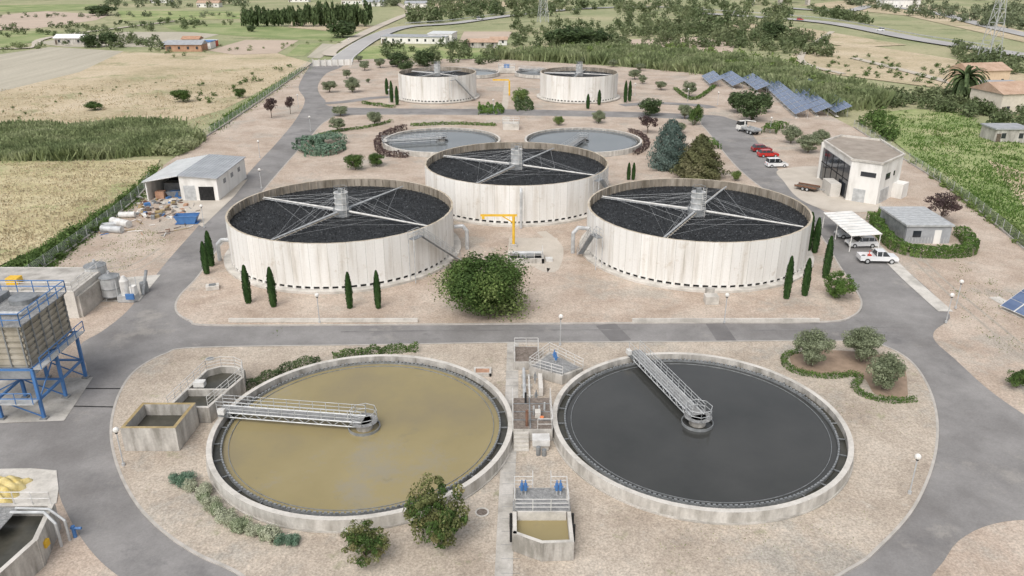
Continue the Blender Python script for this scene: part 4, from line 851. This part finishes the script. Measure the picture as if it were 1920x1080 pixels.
hedge('purple_hedge',[(765,300),(720,295),(708,275),(725,258),(760,246)],1.2,1.1,lf_red,40,.16); hedge('clipped_hedge',[(1190,295),(1212,280),(1205,262),(1180,250)],1,.8,lf_red,40,.16)
hedge('low_hedge',[(600,258),(640,250),(690,243),(735,232)],.9,.5,lf_hedge,40,.16); hedge('low_hedge',[(770,240),(850,237),(930,240)],.9,.6,lf_hedge,40,.16)
hedge('low_hedge',[(1265,170),(1300,190),(1340,165)],1,.6,lf_hedge,30,.2);hedge('low_hedge',[(680,197),(700,200),(740,205)],1,.6,lf_hedge,30,.2)
sheet('planting_bed',[(1480,680),(1500,668),(1570,665),(1680,680),(1700,740),(1690,755),(1640,748),(1615,715),(1560,710),(1500,705)],ZI+.005,soil)
hedge('low_hedge',[(1440,255),(1450,245),(1470,240)],3,1.2,lf_hedge,30,.2); hedge('low_hedge',[(1325,270),(1340,285)],2.5,1.0,lf_hedge,30,.2)
pts=smooth([(338,912),(365,926),(388,948),(412,972),(440,993),(474,1010),(512,1022),(548,1032)],2,False)
for i,(u,v) in enumerate(pts):
    mb=MB(); r=random.uniform(.6,1.0); mt=[lf_grey,lf_sage,lf_grey,lf_grey,lf_sage][i%5] if 1<i<len(pts)-2 else lf_jun
    mb.quads(crown(18,190,.07,.42,(1,1,.75),(0,0,.5),.7),mt); mb.build('sage_shrub',(*G(u+random.uniform(-6,6),v),ZI),random.random()*6,(r,r,r*.95))
def inpoly(p,poly):
    x,y=p;c=False;n=len(poly)
    for i in range(n):
        x1,y1=poly[i];x2,y2=poly[i-1]
        if (y1>y)!=(y2>y) and x<(x2-x1)*(y-y1)/(y2-y1)+x1: c=not c
    return c
def scat(poly,n):
    us=[p[0] for p in poly];vs=[p[1] for p in poly];o=[]
    while len(o)<n:
        p=(random.uniform(min(us),max(us)),random.uniform(min(vs),max(vs)))
        if inpoly(p,poly): o.append(G(*p))
    return o
def tmass(name,areas,m,lp=120,z=.05):
    V=[]
    for poly,n,r0,r1,hr in areas:
        for x,y in scat(poly,n):
            r=random.uniform(r0,r1); nb=10; rr_=random.uniform(.75,1.3); c=crown(nb,lp//nb,.17,.45,(1,1,1),(0,0,.8),.6); V.append(c*np.array([r,r,r*hr*rr_])+np.array([x,y,-.1*r]))
    mb=MB(); mb.quads(np.concatenate(V),m); return mb.build(name,(0,0,z))
tmass('distant_tree_mass',[([(1150,2),(1480,5),(1490,78),(1330,75),(1160,66)],210,2.5,5.5,1.0),([(750,22),(1000,2),(1150,8),(1080,30),(770,45)],140,3,6,1.0),([(960,45),(1500,60),(1500,95),(960,95)],220,2,4,1.0),([(1380,60),(1560,75),(1560,110),(1400,100)],70,2,3.6,1),([(1500,18),(1560,22),(1640,50),(1560,36)],30,3,5,1)],lf_mass)
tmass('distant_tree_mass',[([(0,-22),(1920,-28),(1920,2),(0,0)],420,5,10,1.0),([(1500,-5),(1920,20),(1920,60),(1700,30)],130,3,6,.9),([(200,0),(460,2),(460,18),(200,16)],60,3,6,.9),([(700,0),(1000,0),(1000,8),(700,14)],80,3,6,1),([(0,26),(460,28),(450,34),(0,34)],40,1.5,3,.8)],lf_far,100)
tmass('distant_tree_mass',[([(0,55),(300,42),(460,46),(300,60),(0,75)],70,1.5,3,.9),([(700,88),(930,84),(930,122),(740,125)],50,2,3.2,1),([(110,74),(300,70),(300,95),(110,92)],30,2,3.2,.9),([(1620,185),(1780,175),(1920,215),(1920,260),(1800,215),(1640,200)],110,1.5,3.0,.9),([(1780,85),(1920,120),(1920,155),(1800,130)],50,2,4,.9)],lf_mass,120)
tmass('shrub_mass',[([(1500,90),(1920,145),(1920,175),(1500,150)],70,.8,1.8,.8),([(1600,225),(1660,220),(1690,265),(1650,270)],22,1.4,2.4,1),([(300,320),(262,375),(60,530),(0,560),(0,520),(200,405)],260,.7,1.3,.9),([(330,165),(560,120),(500,150),(380,200)],16,.8,1.5,.8),([(0,180),(550,125),(480,190),(0,235)],22,.3,.8,.8)],lf_green,100)
tmass('shrub_mass',[([(1700,300),(1920,440),(1920,470),(1740,335)],150,.6,1.2,.8),([(1640,200),(1920,250),(1920,330),(1720,260)],70,.5,1.0,.6)],lf_lite,80)
tmass('shrub_mass',[([(280,290),(380,255),(375,275),(330,300)],40,1.2,2.2,1),([(250,100),(300,90),(640,75),(640,85),(300,110)],25,1,1.8,.8),([(0,88),(90,84),(80,92),(0,100)],16,1,2,.8)],lf_reed,110)
tmass('shrub_mass',[([(930,100),(1270,95),(1500,130),(1600,190),(1560,195),(1400,140),(1150,118)],190,1.6,2.8,1.1)],lf_lite,90)
def reeds(name,areas,m,hs=(2.2,3.4),k=10,sp=.8,w=.14,z=.05):
    B2=[]
    for poly,n in areas:
        pts_=np.array(scat(poly,n)); B2.append(np.repeat(pts_,k,0))
    P=np.concatenate(B2); n=len(P); P=P+rng.normal(size=P.shape)*sp
    H=rng.uniform(hs[0],hs[1],n)*(1+.25*np.sin(P[:,0]*.25)*np.sin(P[:,1]*.2)); a=rng.random(n)*6.283; ln=rng.normal(size=(n,2))*.35
    V=np.empty((n,4,3)); d=np.stack([np.cos(a),np.sin(a)],1)*w
    V[:,0,:2]=P-d; V[:,1,:2]=P+d; V[:,0,2]=0; V[:,1,2]=0; V[:,2,:2]=P+ln*H[:,None]+d*.8; V[:,3,:2]=P+ln*H[:,None]-d*.8; V[:,2,2]=H;V[:,3,2]=H*.9
    mb=MB(); mb.quads(V.reshape(-1,3),m); return mb.build(name,(0,0,z))
reeds('reed_bed',[([(-60,250),(120,243),(330,236),(378,268),(350,285),(200,298),(-60,305)],2600)],lf_reed,(1.4,2.6),12,.9,.16)
reeds('reed_bed',[([(930,112),(1100,96),(1270,105),(1400,120),(1520,150),(1590,185),(1570,212),(1500,180),(1380,148),(1150,122)],2600),([(1590,170),(1640,185),(1650,200),(1600,205)],250)],lf_reed,(2.5,4.4),12,1.6,.3)
reeds('wild_grass',[([(0,170),(560,118),(500,165),(380,235),(0,243)],700),([(0,308),(300,302),(240,380),(0,500)],900)],lf_straw,(.15,.45),7,.9,.10,.1)
reeds('wild_grass',[([(300,310),(265,378),(200,425),(60,530),(0,560),(0,520),(240,372)],2200),([(1640,220),(1800,210),(1920,280),(1920,460),(1760,335)],1300),([(400,235),(560,130),(590,125),(400,255)],700)],lf_hedge,(.2,.5),8,.8,.10,.1)
reeds('gravel_weeds',[([(1250,1010),(1650,960),(1600,1060),(1200,1070)],90),([(1450,740),(1740,770),(1700,850),(1560,800)],50),([(60,535),(260,430),(330,450),(150,560)],160),([(1780,480),(1920,560),(1920,700),(1800,600)],60),([(560,620),(260,700),(240,780),(400,700)],20)],lf_lite,(.05,.14),8,.4,.04,ZI-.1)
V=[]
for i in range(60):
    u=458+i*4.0; x,y=G(u,50+random.uniform(-1,1)); h=random.uniform(9,13)*(1.3 if i>28 else 1); r=random.uniform(1.8,2.5)
    c=crown(8,30,.3,.5,(1,1,1),(0,0,1),.5); V.append(c*np.array([r,r,h/2])+np.array([x,y,0]))
mb=MB(); mb.quads(np.concatenate(V),lf_pine); mb.build('cypress_windbreak')

# ---------------- highways
strip('highway',[(640,120),(650,105),(700,72),(760,52),(850,45),(960,30),(1080,18),(1200,14),(1320,16)],9,.6,hway,edge=paint)
strip('country_road',[(650,105),(620,98),(700,55),(745,35),(770,22),(740,5)],6,.45,dirt)
strip('highway',[(1300,25),(1420,33),(1560,45),(1720,75),(1850,95),(2050,125)],12,.62,hway,edge=paint)
strip('highway',[(1450,14),(1580,22),(1640,12),(1750,25),(1850,50),(2000,85)],10,.64,hway,edge=paint)
strip('dirt_track',[(1560,60),(1500,110),(1580,140)],3,.4,dirt); strip('dirt_track',[(-50,92),(60,90),(100,70),(330,40)],4,.42,dirt)
strip('dirt_track',[(1600,110),(1720,140),(1830,170)],4,.42,dirt)
mb=MB(); a=G(1400,10); b=G(1500,5); mb.prism([a,b,(b[0],b[1]+10),(a[0],a[1]+10)],6,7.8,conc_l)
for t in (.1,.5,.9): x=a[0]+(b[0]-a[0])*t; mb.box(x-1,x+1,a[1]+1,a[1]+8,0,6,conc)
mb.build('road_overpass')
for uv in ([(1300,20),(1420,28),(1560,40),(1720,70),(1850,90)],[(760,48),(850,41),(960,26)]):
    p=smooth(PT(uv),6,False); mb=MB()
    for q,r in zip(p,p[1:]): mb.tube((*q,.9),(*r,.9),.25,steel,4); mb.tube((*q,0),(*q,1),.1,steel,4)
    mb.build('crash_barrier',(0,0,.6))
for u,v,c,r_ in ((1380,28,pw,-.4),(1500,40,pr,-.4),(1650,60,pw,2.6),(1250,17,ps,.1),(900,39,pw,.5)): car('car',*G(u,v),r_,c,True,.66)
def pylon(u,v,h):
    x,y=G(u,v); mb=MB(); w=h*.09; lv=[0,.25,.45,.6,.75,.88,1]; W=lambda t:w*(1-t*.85)
    C=lambda i,t:((1 if i in(0,1) else -1)*W(t),(1 if i in (0,3) else -1)*W(t),t*h)
    for a,b in zip(lv,lv[1:]):
        for i in range(4):
            mb.tube(C(i,a),C(i,b),.14,steel,4); mb.tube(C(i,a),C((i+1)%4,b),.08,steel,4); mb.tube(C((i+1)%4,a),C(i,b),.08,steel,4); mb.tube(C(i,b),C((i+1)%4,b),.08,steel,4)
    for t in (.72,.84,.96):
        for s_ in (-1,1): mb.tube((0,0,t*h),(s_*h*.17,0,t*h),.15,steel,4); mb.tube((0,0,t*h+1.5),(s_*h*.17,0,t*h),.1,steel,4)
    mb.build('electricity_pylon',(x,y,.1),.3)
pylon(1852,118,34); pylon(1018,42,32)

# ---------------- camera, light
cam=bpy.data.cameras.new('camera'); co=bpy.data.objects.new('camera',cam); S.collection.objects.link(co); S.camera=co
cam.sensor_width=36; cam.lens=36*1500/1920; cam.clip_end=20000; cam.clip_start=.5
co.location=(0,0,CAMH); co.rotation_euler=(math.radians(90)-math.atan2(5,12),0,0)
W=bpy.data.worlds.new('World'); S.world=W; W.use_nodes=True; nt=W.node_tree; bg=nt.nodes['Background']
sky=nt.nodes.new('ShaderNodeTexSky'); sky.sky_type='NISHITA'; sky.sun_disc=False
EL=math.radians(52); AZ=math.radians(203)  # direction the light comes from, clockwise from +Y
sky.sun_elevation=EL; sky.sun_rotation=AZ; sky.dust_density=4; sky.air_density=1.0; sky.ozone_density=1.0
hs=nt.nodes.new('ShaderNodeHueSaturation'); hs.inputs['Saturation'].default_value=.3; hs.inputs['Value'].default_value=1.2
nt.links.new(sky.outputs[0],hs.inputs['Color']); nt.links.new(hs.outputs[0],bg.inputs['Color']); bg.inputs['Strength'].default_value=.15
sl=bpy.data.lights.new('sun','SUN'); sl.energy=1.3; sl.angle=math.radians(40); sl.color=(1,.975,.94)
so=bpy.data.objects.new('sun',sl); S.collection.objects.link(so)
d=Vector((math.sin(AZ)*math.cos(EL),math.cos(AZ)*math.cos(EL),math.sin(EL))); so.rotation_euler=d.to_track_quat('Z','Y').to_euler()
S.view_settings.view_transform='Standard'; S.view_settings.look='None'; S.view_settings.exposure=0
